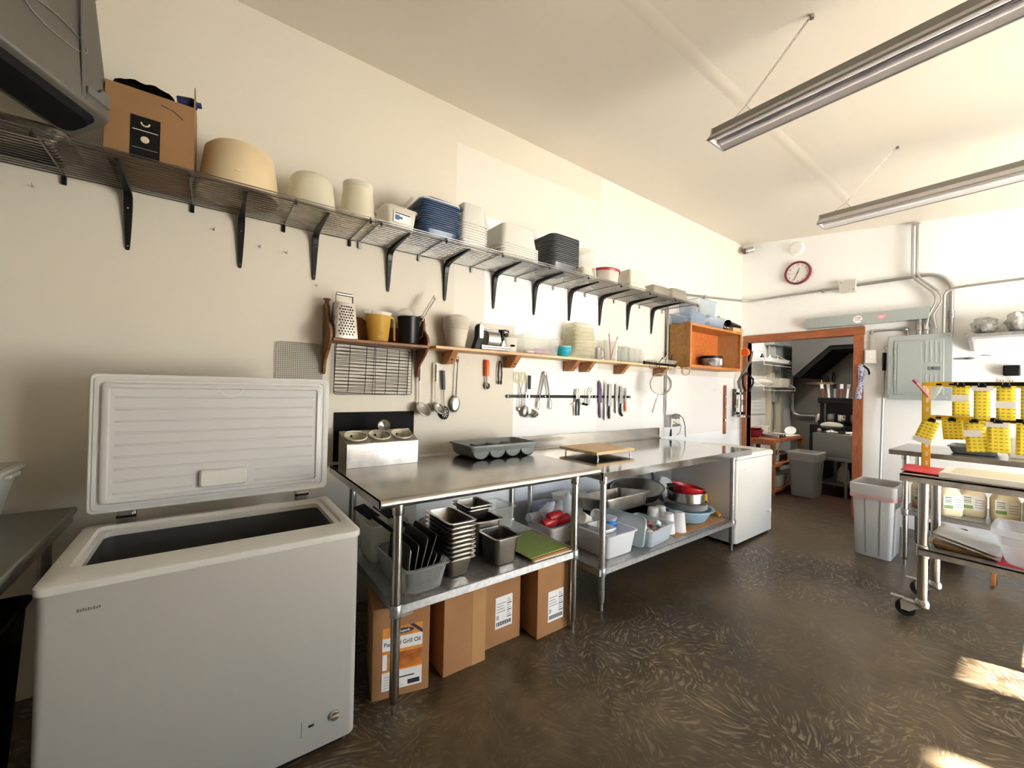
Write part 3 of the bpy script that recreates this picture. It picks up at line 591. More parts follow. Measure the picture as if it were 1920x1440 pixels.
t = T('mini_tongs', 'small black tongs hanging next to the orange scoop', 'tongs', (WX+.018, 1.883, 1.45))
for s_ in (-1, 1):
    O('arm', M().tube([(0, s_*.012, 0), (0, s_*.018, .08), (0, s_*.014, .15), (0, s_*.004, .185)], .0055, 7), BLACK, t); O('tip', M().sph((0, s_*.013, .012), .013, 8, 6, (.6, .7, 1.5)), BLACK, t)
# ================================================================== pine shelf on wedge brackets
ps = T('pine_shelf', 'long raw pine shelf on wedge brackets above the knives', 'shelf', (WX+.0005, 2.7, 1.58)); PC = 2.7
WOOD_P2 = wood('pale pine', (.74, .56, .32), (.64, .45, .23), (9, 1.2, 9))
for (a_, b_, mt_) in ((1.225, 2.16, WOOD_P), (2.163, 2.86, WOOD_P2), (2.863, 3.42, WOOD_P2), (3.423, 4.185, WOOD_P2)): O('shelf_plank', M().box((.002, a_-PC, .096), (.200, b_-PC, .116)), mt_, ps, bevel=.002)
for y in (1.366, 1.93, 2.60, 2.80, 3.30, 3.97):
    b = O('wedge_bracket', M().prism([(0, .002), (.088, .002), (.180, .094), (.180, .096), (0, .096)], 'y', 0, .05), WOOD_BR, ps, (0, y-PC, 0), bevel=.002)
    for q in ((.12, .025, .032), (.035, .0, .07)): O('screw_hole', M().sph(q, .006, 6, 4), BLACK_M, b)
PZ = 1.6965
FR_D = plastic_clear('clear deli plastic', (.93, .88, .79), .50, .3, .35, .3)
for k in range(8):
    o = T('deli_cup', '%s clear deli cup of the nested stack on the pine shelf end' % ORD[k if k < 7 else 14], 'cup', (-2.62, 1.43, PZ+k*.0125 if k < 7 else PZ+.14), 0, 'deli cup stack')
    if k < 7: O('body', M().lathe([(.001, .001), (.062, .001), (.066, .006), (.088, .135), (.094, .137), (.094, .145), (.090, .145), (.0865, .138), (.0645, .008)], 24), FR_D, o)
    else: O('body', M().lathe([(.001, .10), (.05, .10), (.056, .094), (.086, .085), (.09, .082), (.09, .075), (.086, .078), (.05, .09)], 24), FR_D, o)
t = T('vegetable_slicer', 'chrome and black crank vegetable slicer on the pine shelf', 'slicer', (-2.59, 1.70, PZ))
O('base_rail', M().box((.005, -.105, .004), (.062, .15, .036)), CHROME, t, bevel=.003); O('rail_groove', M().box((.0615, -.104, .016), (.0635, .149, .021)), BLACK, t)
O('left_post', M().prism([(-.165, 0), (-.095, 0), (-.098, .06), (-.085, .10), (-.088, .175), (-.10, .195), (-.125, .185), (-.135, .16), (-.135, .09)], 'x', .0, .05), BLACK, t, bevel=.006)
O('post_cap', M().prism([(-.122, .08), (-.087, .08), (-.083, .17), (-.097, .197), (-.115, .195), (-.124, .175)], 'x', .05, .058), CHROME, t, bevel=.006)
O('slide_rod', M().cyl((.03, -.09, .165), (.03, .10, .165), .0045, n=8), CHROME, t); O('drum', M().cyl((.03, -.06, .085), (.03, .045, .085), .062, n=24), mat('grey drum', (.5, .5, .48), .3, .9), t)
O('blade_frame', M().box((.0, .078, .085), (.055, .104, .165)), BLACK, t, bevel=.006); O('crank_hub', M().cyl((.055, .115, .125), (.068, .115, .125), .017, n=16), BLACK, t); O('hook_arm', M().tube([(.05, .10, .162), (.05, .14, .158), (.05, .146, .145)], .006, 6), BLACK, t)
O('clamp_foot', M().prism([(.075, .036), (.125, .036), (.105, .085), (.09, .085)], 'x', .01, .055), CHROME, t, bevel=.004); O('side_knob', M().sph((.05, .185, .05), .02, 10, 6, (.6, 1.2, .45)), BLACK_M, t)
t = T('clear_bin', 'rectangular clear bin holding pink and purple bits on the pine shelf', 'bin', (-2.61, 2.185, PZ)); O('body', tub(.085, .195, .155, .02, .9, .006, .002), CLEAR, t)
for k, (x, y, r_, c) in enumerate(((.02, .0, .045, (.50, .33, .48)), (.03, .06, .04, (.70, .36, .42)), (-.02, -.06, .04, (.80, .62, .62)), (.035, -.09, .03, (.78, .66, .66)))):
    o = O('craft_bundle', M().sph((0, 0, r_*.55), r_, 12, 8, (.8, 1.4, .55)), mat('bundle cloth %d' % k, c, .7), None, (-2.61+x, 2.185+y, PZ+.004)); tag(o, ['mauve bundle', 'pink bundle', 'pale pink bundle at the back', 'whitish pink bundle at the left'][k]+' inside the clear bin on the pine shelf', 'bundle')
t = T('clear_bin', 'cloudy clear tub behind the slicer on the pine shelf', 'bin', (-2.645, 1.915, PZ)); O('body', tub(.055, .065, .12, .02, .9, .005, .002), FROST, t)
CYAN = mat('cyan plastic', (.03, .42, .55), .3)
for k in range(4):
    o = T('ramekin', '%s cyan cup of the small stack between the clear bin and boxes' % ORD[k if k < 3 else 14], 'cup', (-2.575, 2.455, PZ+.0135*k), 0, 'cyan cup stack'); O('body', M().lathe([(.001, .001), (.044, .001), (.048, .006), (.066, .045), (.072, .047), (.072, .053), (.064, .053), (.046, .009)], 22), CYAN if k < 3 else mat('pale cyan', (.45, .65, .75), .3), o)
CL2 = plastic_clear('yellowish clear plastic', (.94, .90, .74), .10, .3, .4, .32)
for k in range(6):
    o = T('food_box', '%s yellowish clear box of the upside-down stack on the pine shelf' % ORD[k if k < 5 else 14], 'container', (-2.625, 2.70, PZ+.034*k), random.uniform(-.008, .008), 'clear box stack'); O('body', inv_tub(.085, .135, .15, .015, .86, .008), CL2, o)
GG = plastic_clear('smoky glass', (.42, .40, .36), .5, .1, .2)
t = T('glass_mug', 'smoky glass mug with a round handle on the pine shelf', 'mug', (-2.60, 2.90, PZ)); O('body', M().lathe([(.001, .002), (.045, .002), (.05, .008), (.054, .105), (.056, .107), (.051, .107), (.046, .012)], 22), GG, t); O('handle', M().tube([(.03, .045+.045*math.sin(a_), .06+.045*math.cos(a_)) for a_ in [k*PI/10 for k in range(11)]], .006, 7), GG, t); O('rim_band', M().lathe([(.0555, .10), (.0575, .103), (.0575, .110), (.0555, .113)], 22), STEEL_D, t)
t = T('drinking_glass', 'tall clear glass holding two red straws', 'glass', (-2.60, 3.105, PZ)); O('body', M().lathe([(.001, .002), (.05, .002), (.055, .01), (.068, .2), (.07, .202), (.065, .202), (.05, .02)], 22), GLASS, t)
for k, (dy, lean) in enumerate(((-.03, .13), (.035, -.42))):
    o = O('straw', M().cyl((0, 0, 0), (0, 0, .25), .0045, n=8), mat('dark red straw', (.42, .03, .06), .4), None, (-2.58, 3.105-.6*dy if k else 3.06+.03, PZ+.015), (lean, 0, 0)); tag(o, ['red straw leaning left in the tall glass', 'red straw leaning far right in the tall glass'][k], 'straw')
o = O('metal_straw', M().cyl((0, 0, 0), (0, 0, .17), .012, n=12), mat('silver foil wrap', (.75, .75, .74), .25, .6), None, (-2.575, 3.15, PZ+.02), (-.08, 0, 0)); tag(o, 'silver wrapped roll standing in the tall glass', 'roll')
def jar(label, x, y, r_, h, lid=False):
    t = T('glass_jar', label, 'jar', (x, y, PZ)); O('body', M().lathe([(.001, .002), (r_*.92, .002), (r_, .01), (r_, h*.78), (r_*.82, h*.86), (r_*.84, h), (r_*.78, h), (r_*.76, h*.86), (r_*.94, h*.77), (r_*.94, .012), (.001, .01)], 22), GLASS, t)
    O('rim', M().lathe([(r_*.86, h*.9), (r_*.9, h*.92), (r_*.9, h*.98), (r_*.86, h)], 22), STEEL_D if lid else GLASS, t); return t
jr = jar('glass jar with a wire bail right beside the tall glass', -2.60, 3.285, .05, .16); O('wire_bail', M().tube([(.05, .03*math.cos(a_), .135-.04*math.sin(a_)) for a_ in [k*PI/8 for k in range(9)]], .002, 5), STEEL_D, jr)
jar('glass jar standing farthest back in the row on the pine shelf', -2.66, 3.41, .048, .165); jar('glass jar in the middle front of the jar row', -2.585, 3.435, .05, .155); jar('glass jar at the right end of the jar row', -2.60, 3.555, .052, .15)
t = T('cutlery_tray', 'shallow clear tray of knives behind the black hook bar', 'tray', (-2.62, 3.985, PZ)); O('body', tub(.07, .19, .06, .02, .92, .005, .002), CLEAR, t)
for k in range(5):
    o = O('table_knife', M().box((-.006, -.002, 0), (.006, .002, .06)).box((-.005, -.0035, .06), (.005, .0035, .14)), STEEL if k % 2 else BLACK, None, (-2.62+.02*(k % 3-1), 3.93+.05*k, PZ+.008), (-.9+.45*(k % 3), .3*(k % 2), 0), bevel=.001); tag(o, ['black knife handle at the left of the clear tray', 'steel knife second in the clear tray', 'black knife handle in the middle of the clear tray', 'steel knife fourth in the clear tray', 'black knife handle at the right of the clear tray'][k], 'knife')
t = T('hook_bar', 'black bar with wire hooks on the edge of the pine shelf', 'rack', (-2.505, 3.79, 1.70), rot=(-.015, 0, 0)); O('bar', M().box((-.008, -.275, -.012), (.008, .275, .012)), BLACK, t, bevel=.002)
for y in (-.20, -.085, -.03, .13): O('hook', M().tube([(.008, y, .016), (.011, y, 0), (.010, y, -.045), (.016, y+.012, -.058), (.024, y+.022, -.05), (.026, y+.024, -.03)], .0025, 5), BLACK, t)
for y in (-.27, .27): O('bar_end', M().box((-.012, y-.012, -.016), (.012, y+.012, .016)), BLACK, t, bevel=.003)
t = T('round_sieve', 'round wire sieve with pale handle hanging below the hook bar', 'sieve', (-2.50, 3.79, 1.492), rot=(.0, 0, -.75))
O('hoop', M().loft([[(dx, r_*math.cos(k*PI/16), r_*math.sin(k*PI/16)*1.05) for k in range(32)] for dx, r_ in ((-.03, .105), (.03, .108), (.03, .104), (-.03, .101))], False, False, True), STEEL_D, t)
O('mesh', M().loft([[(-.025, .1*math.cos(k*PI/16), .105*math.sin(k*PI/16)) for k in range(32)]], True, False), plastic_clear('wire mesh', (.45, .43, .40), .25, .4, .1), t)
O('shank', M().tube([(0, -.02, -.108), (0, -.035, -.16)], .004, 6), STEEL_D, t); O('handle', M().tube([(0, -.035, -.155), (0, -.075, -.30)], .011, 8), mat('pale handle', (.70, .66, .58), .5), t)
O('hang_wire', M().tube([(0, -.01, .11), (0, -.012, .15)], .002, 5), STEEL_D, t)
t = T('tape_roll', 'roll of masking tape hanging under the wooden cubby', 'tape', (-2.55, 4.36, 1.652), rot=(0, 0, -.7)); O('roll', M().loft([[(dx, r_*math.cos(k*PI/14), r_*math.sin(k*PI/14)) for k in range(28)] for dx, r_ in ((-.02, .05), (.02, .05), (.02, .04), (-.02, .04))], False, False, True), mat('masking tape', (.66, .60, .46), .6), t)
# ================================================================== magnetic strips and tools
for k, (a_, b_) in enumerate(((1.955, 2.40), (2.41, 3.00), (3.01, 3.57))):
    t = T('magnetic_strip', ['black magnetic strip holding the tongs and ladle', 'black magnetic strip holding the can opener', 'black magnetic strip holding the row of knives'][k], 'rack', (WX+.0005, (a_+b_)/2, 1.35)); O('bar', M().box((0, a_-(a_+b_)/2, -.013), (.014, b_-(a_+b_)/2, .013)), BLACK, t, bevel=.002)
    for s_ in (-1, 1): O('screw', M().sph((.014, s_*((b_-a_)/2-.02), 0), .006, 8, 5, (.4, 1, 1)), CHROME, t)
MX = WX+.019
def knife(label, y, ztip, zbol, zend, w, bm, hm, tilt=0, curved=False, sq=False):
    t = T('kitchen_knife', label, 'knife', (MX, y, zbol), rot=(tilt, 0, 0)); L = ztip-zbol
    pr = [(-w/2, 0), (w/2, 0), (w/2, L*.55), (w*.30, L*.85), (-w*.35, L)] if not sq else [(-w/2, 0), (w/2, 0), (w/2, L*.96), (w*.4, L), (-w*.35, L)]
    O('blade', M().prism(pr, 'x', -.0012, .0012), bm, t)
    hl = zbol-zend; h = M().tube([(0, -w*.12, .004), (0, -w*.15, -hl*.3), (0, -w*.12, -hl*.7), (0, (w*.45 if curved else -w*.05), -hl)], .011, 8, radii=[.009, .0115, .0125, .010]); O('handle', h, hm, t); return t
PURP = mat('purple knife', (.075, .05, .16), .4); KST = mat('knife steel', (.46, .45, .44), .25, 1)
knife('purple kitchen knife, first in the knife row', 3.09, 1.518, 1.29, 1.145, .050, PURP, PURP, .05)
knife('steel handled narrow knife next to the purple knife', 3.168, 1.515, 1.27, 1.118, .034, KST, STEEL_D)
knife('square tipped cleaver with black handle in the knife row', 3.232, 1.482, 1.255, 1.132, .050, KST, BLACK, 0, False, True)
knife('pointed steel handled knife fourth in the knife row', 3.335, 1.498, 1.30, 1.184, .040, KST, STEEL_D)
knife('broad knife with curved black handle in the knife row', 3.41, 1.474, 1.28, 1.154, .052, KST, BLACK, 0, True)
knife('small paring knife with orange handle, last in the knife row', 3.482, 1.457, 1.30, 1.197, .024, STEEL_D, ORANGE)
t = T('egg_tongs', 'scissor tongs with pale yellow loop handles on the magnetic strip', 'tongs', (MX, 2.098, 1.39)); IV = mat('pale yellow plastic', (.78, .74, .42), .4)
for s_ in (-1, 1):
    O('loop', M().tube([(0, s_*.032+.026*math.cos(k*PI/9), .118+.045*math.sin(k*PI/9)) for k in range(18)], .005, 6, True), IV, t)
    O('arm', M().tube([(.002*s_, s_*.018, .076), (.002*s_, 0, .01), (.002*s_, -s_*.018, -.03), (.002*s_, -s_*.014, -.135)], .0028, 6), STEEL, t); O('cup', M().sph((0, -s_*.014, -.145), .018, 10, 8, (.5, .8, 1)), STEEL, t)
t = T('soup_ladle', 'steel ladle with a black grip hanging on the magnetic strip', 'ladle', (MX+.012, 2.18, 1.21))
O('shank', M().box((-.002, -.007, .02), (.002, .007, .22)), STEEL, t); O('grip', M().box((-.007, -.012, .20), (.007, .014, .318)), BLACK, t, bevel=.004); O('bowl', M().lathe([(.001, -.035), (.03, -.03), (.05, -.012), (.056, .008), (.053, .008), (.047, -.010), (.028, -.026)], 22), STEEL, t, (.02, .02, 0), (0, .55, 0))
t = T('soup_ladle', 'second steel ladle bowl overlapping the black gripped ladle', 'ladle', (MX+.006, 2.15, 1.225)); O('bowl', M().sph((0, -.01, 0), .05, 16, 10, (.4, .8, 1)), STEEL_D, t); O('shank', M().box((-.001, .0, .03), (.001, .008, .16)), STEEL, t)
t = T('kitchen_tongs', 'large spread steel tongs on the magnetic strip', 'tongs', (MX+.004, 2.362, 1.555))
for s_ in (-1, 1):
    O('arm', M().tube([(0, s_*.006, .005), (0, s_*.035, -.12), (0, s_*.062, -.235)], .007, 6, radii=[.010, .0085, .006]), STEEL, t); O('scalloped_tip', M().sph((.002, s_*.070, -.275), .045, 10, 8, (.15, .33, 1)), STEEL, t)
O('joint', M().box((-.008, -.016, -.02), (.008, .016, .014)), STEEL_D, t, bevel=.003)
t = T('can_opener', 'black handled can opener with crank on the magnetic strip', 'can opener', (MX+.01, 2.765, 1.33))
for s_ in (-1, 1): O('handle', M().tube([(0, s_*.012, .0), (0, s_*.020, -.08), (0, s_*.016, -.155)], .010, 8), BLACK, t); O('jaw', M().box((-.003, s_*.014-.010, -.01), (.006, s_*.014+.012, .09)), STEEL, t, bevel=.004)
O('crank', M().tube([(.012, .02, .01), (.014, .05, -.01), (.014, .085, -.045)], .005, 6), CHROME, t); O('crank_grip', M().cyl((.014, .055, -.045), (.014, .115, -.055), .011, n=8), BLACK, t); O('hole_disc', M().cyl((.002, -.05, -.045), (.006, -.05, -.045), .014, n=12), STEEL, t)
t = T('skewer_pair', 'thin steel pick tool beside the can opener', 'pick', (MX, 2.885, 1.34)); O('wire', M().tube([(0, -.02, .09), (0, -.012, -.06), (0, 0, -.075), (0, .012, -.06), (0, .012, .06)], .0024, 5), STEEL, t)
t = T('small_scissors', 'small steel scissors between the can opener and the purple knife', 'scissors', (MX, 2.935, 1.345))
for s_ in (-1, 1): O('loop', M().tube([(0, s_*.018+.014*math.cos(k*PI/7), .072+.018*math.sin(k*PI/7)) for k in range(14)], .0026, 5, True), STEEL, t); O('blade', M().prism([(-.008, .02), (.006, .02), (.004, -.07), (-.004, -.078)], 'x', -.001, .001), STEEL, t, (.001*s_, -s_*.009, 0), (-s_*.04, 0, 0)); O('arm', M().tube([(0, s_*.014, .056), (0, -s_*.006, .015)], .0026, 5), STEEL, t)
# ================================================================== wooden cubby
cu = T('wooden_cubby', 'open-front orange plywood cubby mounted beside the doorway corner', 'cubby', (WX+.0005, 4.8135, 1.69)); hw = .5985
O('left_side', M().box((0, -hw, 0), (.285, -hw+.019, .49)), WOOD_Y, cu); O('right_side', M().box((0, hw-.019, 0), (.285, hw, .49)), wood('pale plywood', (.56, .34, .15), (.46, .26, .10), (3, 6, 1.2)), cu)
O('top_panel', M().box((0, -hw+.019, .471), (.285, hw-.019, .49)), WOOD_O, cu); O('bottom_panel', M().box((0, -hw+.019, 0), (.285, hw-.019, .019)), WOOD_O, cu); O('back_panel', M().box((0, -hw+.019, .019), (.006, hw-.019, .471)), wood('red plywood', (.62, .19, .04), (.42, .11, .025), (4, 2, 5), dist=3), cu)
for (a_, b_) in (((.285, -hw, 0), (.300, -hw+.028, .49)), ((.285, hw-.028, 0), (.300, hw, .49)), ((.285, -hw+.028, .462), (.300, hw-.028, .49)), ((.285, -hw+.028, 0), (.300, hw-.028, .03))): O('face_frame', M().box(a_, b_), WOOD_O, cu, bevel=.002)
O('paper_tag', M().box((.281, -hw+.03, .05), (.2825, -hw+.055, .12)), PAPER, cu)
t = T('spice_tub', 'grey tub with dark lid and dog-ear label inside the cubby', 'tub', (-2.57, 4.955, 1.7095)); O('body', M().lathe([(.001, .001), (.105, .001), (.108, .006), (.118, .125), (.001, .125)], 24), mat('grey label tub', (.50, .49, .48), .4, noise=(22, .5, (.16, .12, .12))), t); O('lid', M().lathe([(.122, .122), (.125, .126), (.125, .146), (.118, .150), (.001, .150)], 24), BLACK, t); O('paper_label', M().loft([[(.1195*math.cos(a_), .1195*math.sin(a_), z) for a_ in [-.2+.1*k for k in range(9)]] for z in (.04, .115)], False, False), PAPER, t)
t = T('yellow_carton', 'small yellow carton behind the tub inside the cubby', 'carton', (-2.63, 5.16, 1.7095)); O('carton_body', M().box((-.04, -.055, 0), (.04, .055, .16)), YELLOW, t, bevel=.002); O('carton_print', M().box((.04, -.05, .02), (.041, .05, .06)), CARD, t); O('print_band', M().box((.04, -.05, .09), (.041, .05, .12)), PAPER, t)
BLT = plastic_clear('blue tinted plastic', (.50, .62, .82), .22, .3, .5, .35)
def bin_(label, x, y, z, hx_, hy_, h, mt_=BLT): t = T('storage_bin', label, 'bin', (x, y, z)); O('body', tub(hx_, hy_, h, .02, .92, .008, .0025), mt_, t); return t
CZ = 2.1812
bin_('blue tinted clear bin at the left front on the cubby', -2.56, 4.40, CZ, .13, .17, .125); bin_('blue tinted clear bin second from the left on the cubby', -2.56, 4.81, CZ, .13, .19, .125); bin_('larger blue tinted bin stacked on the bins of the cubby', -2.56, 4.60, CZ+.128, .13, .20, .17)
o = O('yellow_cup', M().lathe([(.001, .0), (.05, .0), (.06, .09), (.055, .09), (.046, .006)], 20), mat('pale yellow', (.85, .75, .25), .5), None, (-2.53, 4.68, CZ+.136)); tag(o, 'pale yellow cup inside the stacked blue tinted bin', 'cup')
o = O('red_packet', M().box((-.05, -.05, 0), (.05, .05, .03)), mat('brick packet', (.55, .2, .12), .6), None, (-2.53, 4.36, CZ+.006), bevel=.006); tag(o, 'small reddish packet inside the left blue tinted bin', 'packet')
t = T('wood_block', 'wood offcut under the black sander on the cubby', 'block', (-2.50, 5.30, CZ), -.1); O('block', M().box((-.09, -.11, 0), (.09, .11, .045)), WOOD_P, t, bevel=.002); O('knot', M().sph((.09, .05, .03), .008, 6, 4), WOOD_B, t)
t = T('hand_torch', 'black barrel torch lying on the wood offcut', 'torch', (-2.47, 5.24, CZ+.085)); O('barrel', M().tube([(0, -.10, .012), (0, .0, 0), (0, .19, -.012)], .034, 14, radii=[.044, .038, .033]), BLACK, t); O('lens_cavity', M().cyl((0, -.103, .0122), (0, -.09, .011), .036, n=16), BLACK_M, t)
t = T('power_tool', 'small silver bench tool with black cord behind the torch', 'tool', (-2.57, 5.165, CZ)); O('motor', M().cyl((0, -.06, .09), (0, .09, .11), .05, n=14), CHROME, t); O('base_plate', M().box((-.06, -.12, 0), (.06, .1, .05)), BLACK, t, bevel=.01); O('wood_handle', M().box((-.015, -.05, .12), (.015, -.02, .20)), WOOD_P, t, bevel=.003); O('cord', M().tube([(.05, -.1, .05), (.08, -.16, .07), (.085, -.06, .10), (.075, .02, .03)], .005, 6), RUBBER, t)
# ================================================================== on the worktables
o = O('splash_mat', M().box((0, 0, 0), (.006, .53, .31)), BLACK_M, None, (WX+.0008, .633, .932), bevel=.002); tag(o, 'black rubber mat standing against the wall behind the steel condiment holder', 'mat')
c = T('condiment_holder', 'sloped steel condiment holder with three round crock wells', 'holder', (-2.515, .857, T1Z+.001))
m = M(); prof = [(-.085, 0), (.085, 0), (.085, .135), (.078, .141), (-.085, .198)]
for y_ in (-.22, .2165): m.prism(prof, 'y', y_, y_+.0035)
m.box((.0815, -.22, 0), (.085, .22, .139)); m.box((-.085, -.22, 0), (-.0815, .22, .198)); m.prism([(.080, .134), (.085, .134), (.085, .137), (.079, .1415)], 'y', -.22, .22)
for k, (yc, ya, yb_) in enumerate(((-.145, -.22, -.0725), (.0, -.0725, .07), (.140, .07, .22))):     # sloped top plate cut out around each well
    sq, ci = [], []
    for q in range(32):
        a_ = 2*PI*q/32+PI/32; dx, dy = math.cos(a_), math.sin(a_); tx = (.079 if dx > 0 else .085)/abs(dx); ty = ((yb_-yc) if dy > 0 else (yc-ya))/max(1e-6, abs(dy)); f_ = min(tx, ty); x_, y_ = dx*f_, dy*f_
        sl_ = lambda xx: .1415+(.079-xx)*(.057/.164)
        sq.append((x_, yc+y_, sl_(x_))); ci.append((-.003+.060*dx, yc+.060*dy, sl_(-.003+.060*dx)))
    m.loft([sq, ci], False, False)
O('steel_body', m, STEEL_D, c)
O('front_rib', M().tube([(.0855, -.125, .085), (.0855, .145, .085)], .003, 6), STEEL, c); O('stamped_ring', M().tube([(.0855, .015+.012*math.cos(k*PI/8), .118+.012*math.sin(k*PI/8)) for k in range(16)], .0012, 5, True), STEEL, c)
CROCK = mat('cream crock', (.60, .55, .42), .35); sl = math.atan2(.057, .163)
for k, y in enumerate((-.145, .0, .140)):
    w_ = O('crock', M().lathe([(.058, .004), (.063, .010), (.066, .010), (.068, .004), (.066, .0), (.058, .0), (.054, -.02), (.050, -.055), (.001, -.055)], 26), CROCK, c, (-.003, y, .1715), (0, sl, 0))
    O('drain_holes', M().sph((.02, .02, -.045), .011, 8, 5, (1, 1, .3)).sph((-.02, .018, -.045), .011, 8, 5, (1, 1, .3)).sph((.0, -.024, -.045), .011, 8, 5, (1, 1, .3)).sph((.034, -.02, -.02), .009, 8, 5).sph((-.05, -.01, -.02), .007, 8, 5), BLACK_M, w_)
t = T('dressing_ladle', 'small steel ladle standing bowl up in the middle crock', 'ladle', (-2.52, .865, T1Z+.145)); O('shank', M().tube([(0, 0, 0), (-.004, .008, .05)], .006, 6), STEEL, t); O('bowl', M().lathe([(.001, -.022), (.02, -.018), (.034, -.004), (.038, .008), (.035, .008), (.030, -.002), (.001, -.016)], 20), STEEL, t, (-.006, .02, .085), (.3, 1.05, 0))
GB = mat('grey cutlery plastic', (.20, .22, .21), .5)
b = T('cutlery_bin', 'grey plastic cutlery bin with four rounded compartments', 'bin', (-2.425, 1.655, T1Z+.001))
m = M(); hx_, hy_, zt = .150, .275, .098
m.loft([rr(hx_+.012, hy_+.012, .03, zt-.012), rr(hx_+.012, hy_+.012, .03, zt), rr(hx_-.004, hy_-.004, .025, zt), rr(hx_-.016, hy_-.014, .02, zt-.045), rr(hx_-.010, hy_-.008, .02, zt-.045), rr(hx_, hy_, .03, zt-.012)], False, False, True); O('rim_and_wall', m, GB, b)
for k in range(4):     # four long trough compartments across the tray
    yc = -hy_+.012+(k+.5)*(2*hy_-.024)/4; hw_ = (2*hy_-.024)/8-.001; m = M()
    out = [(yc+hw_*math.cos(a_), zt-.045-.052*math.sin(a_)) for a_ in [k2*PI/12 for k2 in range(13)]]; inn = [(yc+(hw_-.004)*math.cos(a_), zt-.043-.047*math.sin(a_)) for a_ in [k2*PI/12 for k2 in range(13)]]
    m.loft([[(x_, p_[0], p_[1]) for p_ in out+list(reversed(inn))] for x_ in (-hx_+.016, hx_-.010)], True, True)
    for x_ in (-hx_+.016, hx_-.014): m.prism(out, 'x', x_, x_+.004)
    O('compartment', m, GB, b)
for k in range(1, 4):
    yc = -hy_+.012+k*(2*hy_-.024)/4; O('divider', M().prism([(-hx_+.014, zt-.047), (hx_-.014, zt-.047), (hx_-.05, zt-.02), (-hx_+.05, zt-.02)], 'y', yc-.003, yc+.003), GB, b)
t = T('cutting_board', 'small beige cutting board raised on four short feet', 'board', (-2.285, 2.585, T2Z+.001), .02)
O('board', M().box((-.20, -.235, .032), (.20, .235, .056)), WOOD_P2, t, bevel=.003); O('top_inlay', M().box((-.18, -.215, .0555), (.18, .215, .0572)), mat('worn beige board top', (.64, .47, .27), .6, noise=(5, .1)), t)
for x_ in (-.16, .18):
    for y_ in (-.20, .20): O('foot', M().lathe([(.009, 0), (.009, .004), (.005, .008), (.005, .026), (.012, .033)], 10, (x_, y_, 0), True, True), CHROME, t)
# outlet with cords at the end of the table
t = T('outlet_box', 'surface mounted steel outlet box above the long table end', 'outlet', (WX+.0005, 4.335, 1.085))
O('box', M().box((0, -.12, -.075), (.05, .12, .062)), GALV, t, bevel=.003); O('cover_plate', M().box((.05, -.11, -.07), (.053, .11, .058)), CONDUIT, t, bevel=.002)
for y in (-.035, .05):
    s_ = O('socket', M().loft([rr(.028, .040, .014, 0, 3), rr(.028, .040, .014, .005, 3)]), mat('ivory socket', (.75, .70, .58), .4), t, (.053, y+.01, -.015), (0, PI/2, 0)); O('socket_slots', M().box((-.008, -.02, .0048), (-.003, -.012, .0056)).box((-.008, .012, .0048), (-.003, .02, .0056)), INK, s_)
t = T('extension_cord', 'black cord with a white plug end draped from the outlet box', 'cord', (WX+.06, 4.30, 1.08)); O('cable', M().tube([(0, -.02, .0), (.03, -.06, .07), (.05, -.04, .085), (.05, .04, .07), (.04, .13, .03), (.05, .16, -.06), (.06, .15, -.17), (.09, .11, -.18)], .0045, 6), RUBBER, t)
O('thin_cable', M().tube([(0, .0, -.01), (.05, .08, -.05), (.07, .02, -.13), (.08, -.06, -.155)], .003, 6), RUBBER, t); O('plug_lead', M().tube([(.02, -.06, .03), (.03, -.085, -.05), (.035, -.10, -.09)], .009, 8), PAPER, t); O('plug_tip', M().tube([(.035, -.10, -.088), (.04, -.115, -.165)], .011, 8, radii=[.008, .014]), RUBBER, t)
# ================================================================== left edge: steel side table with a grey tub
t = T('side_table', 'steel table edge left of the open freezer', 'table', (-2.05, -.86, 0)); O('table_top', M().box((-.52, -.41, .835), (.55, .41, .86)), mat('dull dark steel', (.25, .245, .22), .45, .9), t, bevel=.006); O('front_rail', M().box((-.50, .36, .80), (.52, .40, .835)), STEEL_D, t)
for x_ in (-.46, .48):
    for y_ in (-.36, .33): m = M(); table_leg(m, x_, y_, 0, .83); O('leg', m, STEEL_D, t)
t = T('dish_tub', 'pale grey tub on the steel table at the left edge', 'tub', (-2.36, -.875, .861)); O('body', tub(.20, .265, .21, .05, .86, .016, .003, .016), mat('pale grey tub plastic', (.42, .42, .38), .45), t)
for s_ in (-1, 1): O('grip', M().box((-.05, s_*.29-.012, .182), (.05, s_*.29+.008, .196)), mat('tub grip', (.40, .40, .36), .45), t, bevel=.004)
t = T('floor_bin', 'black bin in the gap under the steel side table', 'bin', (-2.0, -.68, 0)); O('body', tub(.26, .17, .62, .04, .85, .012, .003), BLACK_M, t)
# ================================================================== boxes under the first table
def carton(label, x, y, hx_, hy_, h, rz, mt_=CARD, flap=False):
    t = T('cardboard_box', label, 'box', (x, y, 0), rz); O('carton', M().box((-hx_, -hy_, 0), (hx_, hy_, h)), mt_, t, bevel=.003)
    O('tape_seam', M().box((-hx_, -.004, h-.0005), (hx_, .004, h+.0008)), CARD_L, t); return t
A = carton('brown carton with an orange grill oil label behind the table leg', -1.955, .775, .16, .128, .41, -.24)
lx = .1605; LO = mat('orange label print', (.66, .26, .04), .6, noise=(9, .25)); LO2 = mat('burnt orange print', (.50, .15, .02), .6, noise=(14, .35))
lab = O('printed_label', M().box((lx-.001, -.085, .035), (lx+.0008, .095, .318)), LO, A)
O('title_band', M().box((lx+.0006, -.085, .215), (lx+.0014, .095, .272)), PAPER, lab); text('lettering', 'Pan and Grill Oil', .0265, INK, lab, (lx+.0016, .004, .243), FX, .0003, sx=.92)
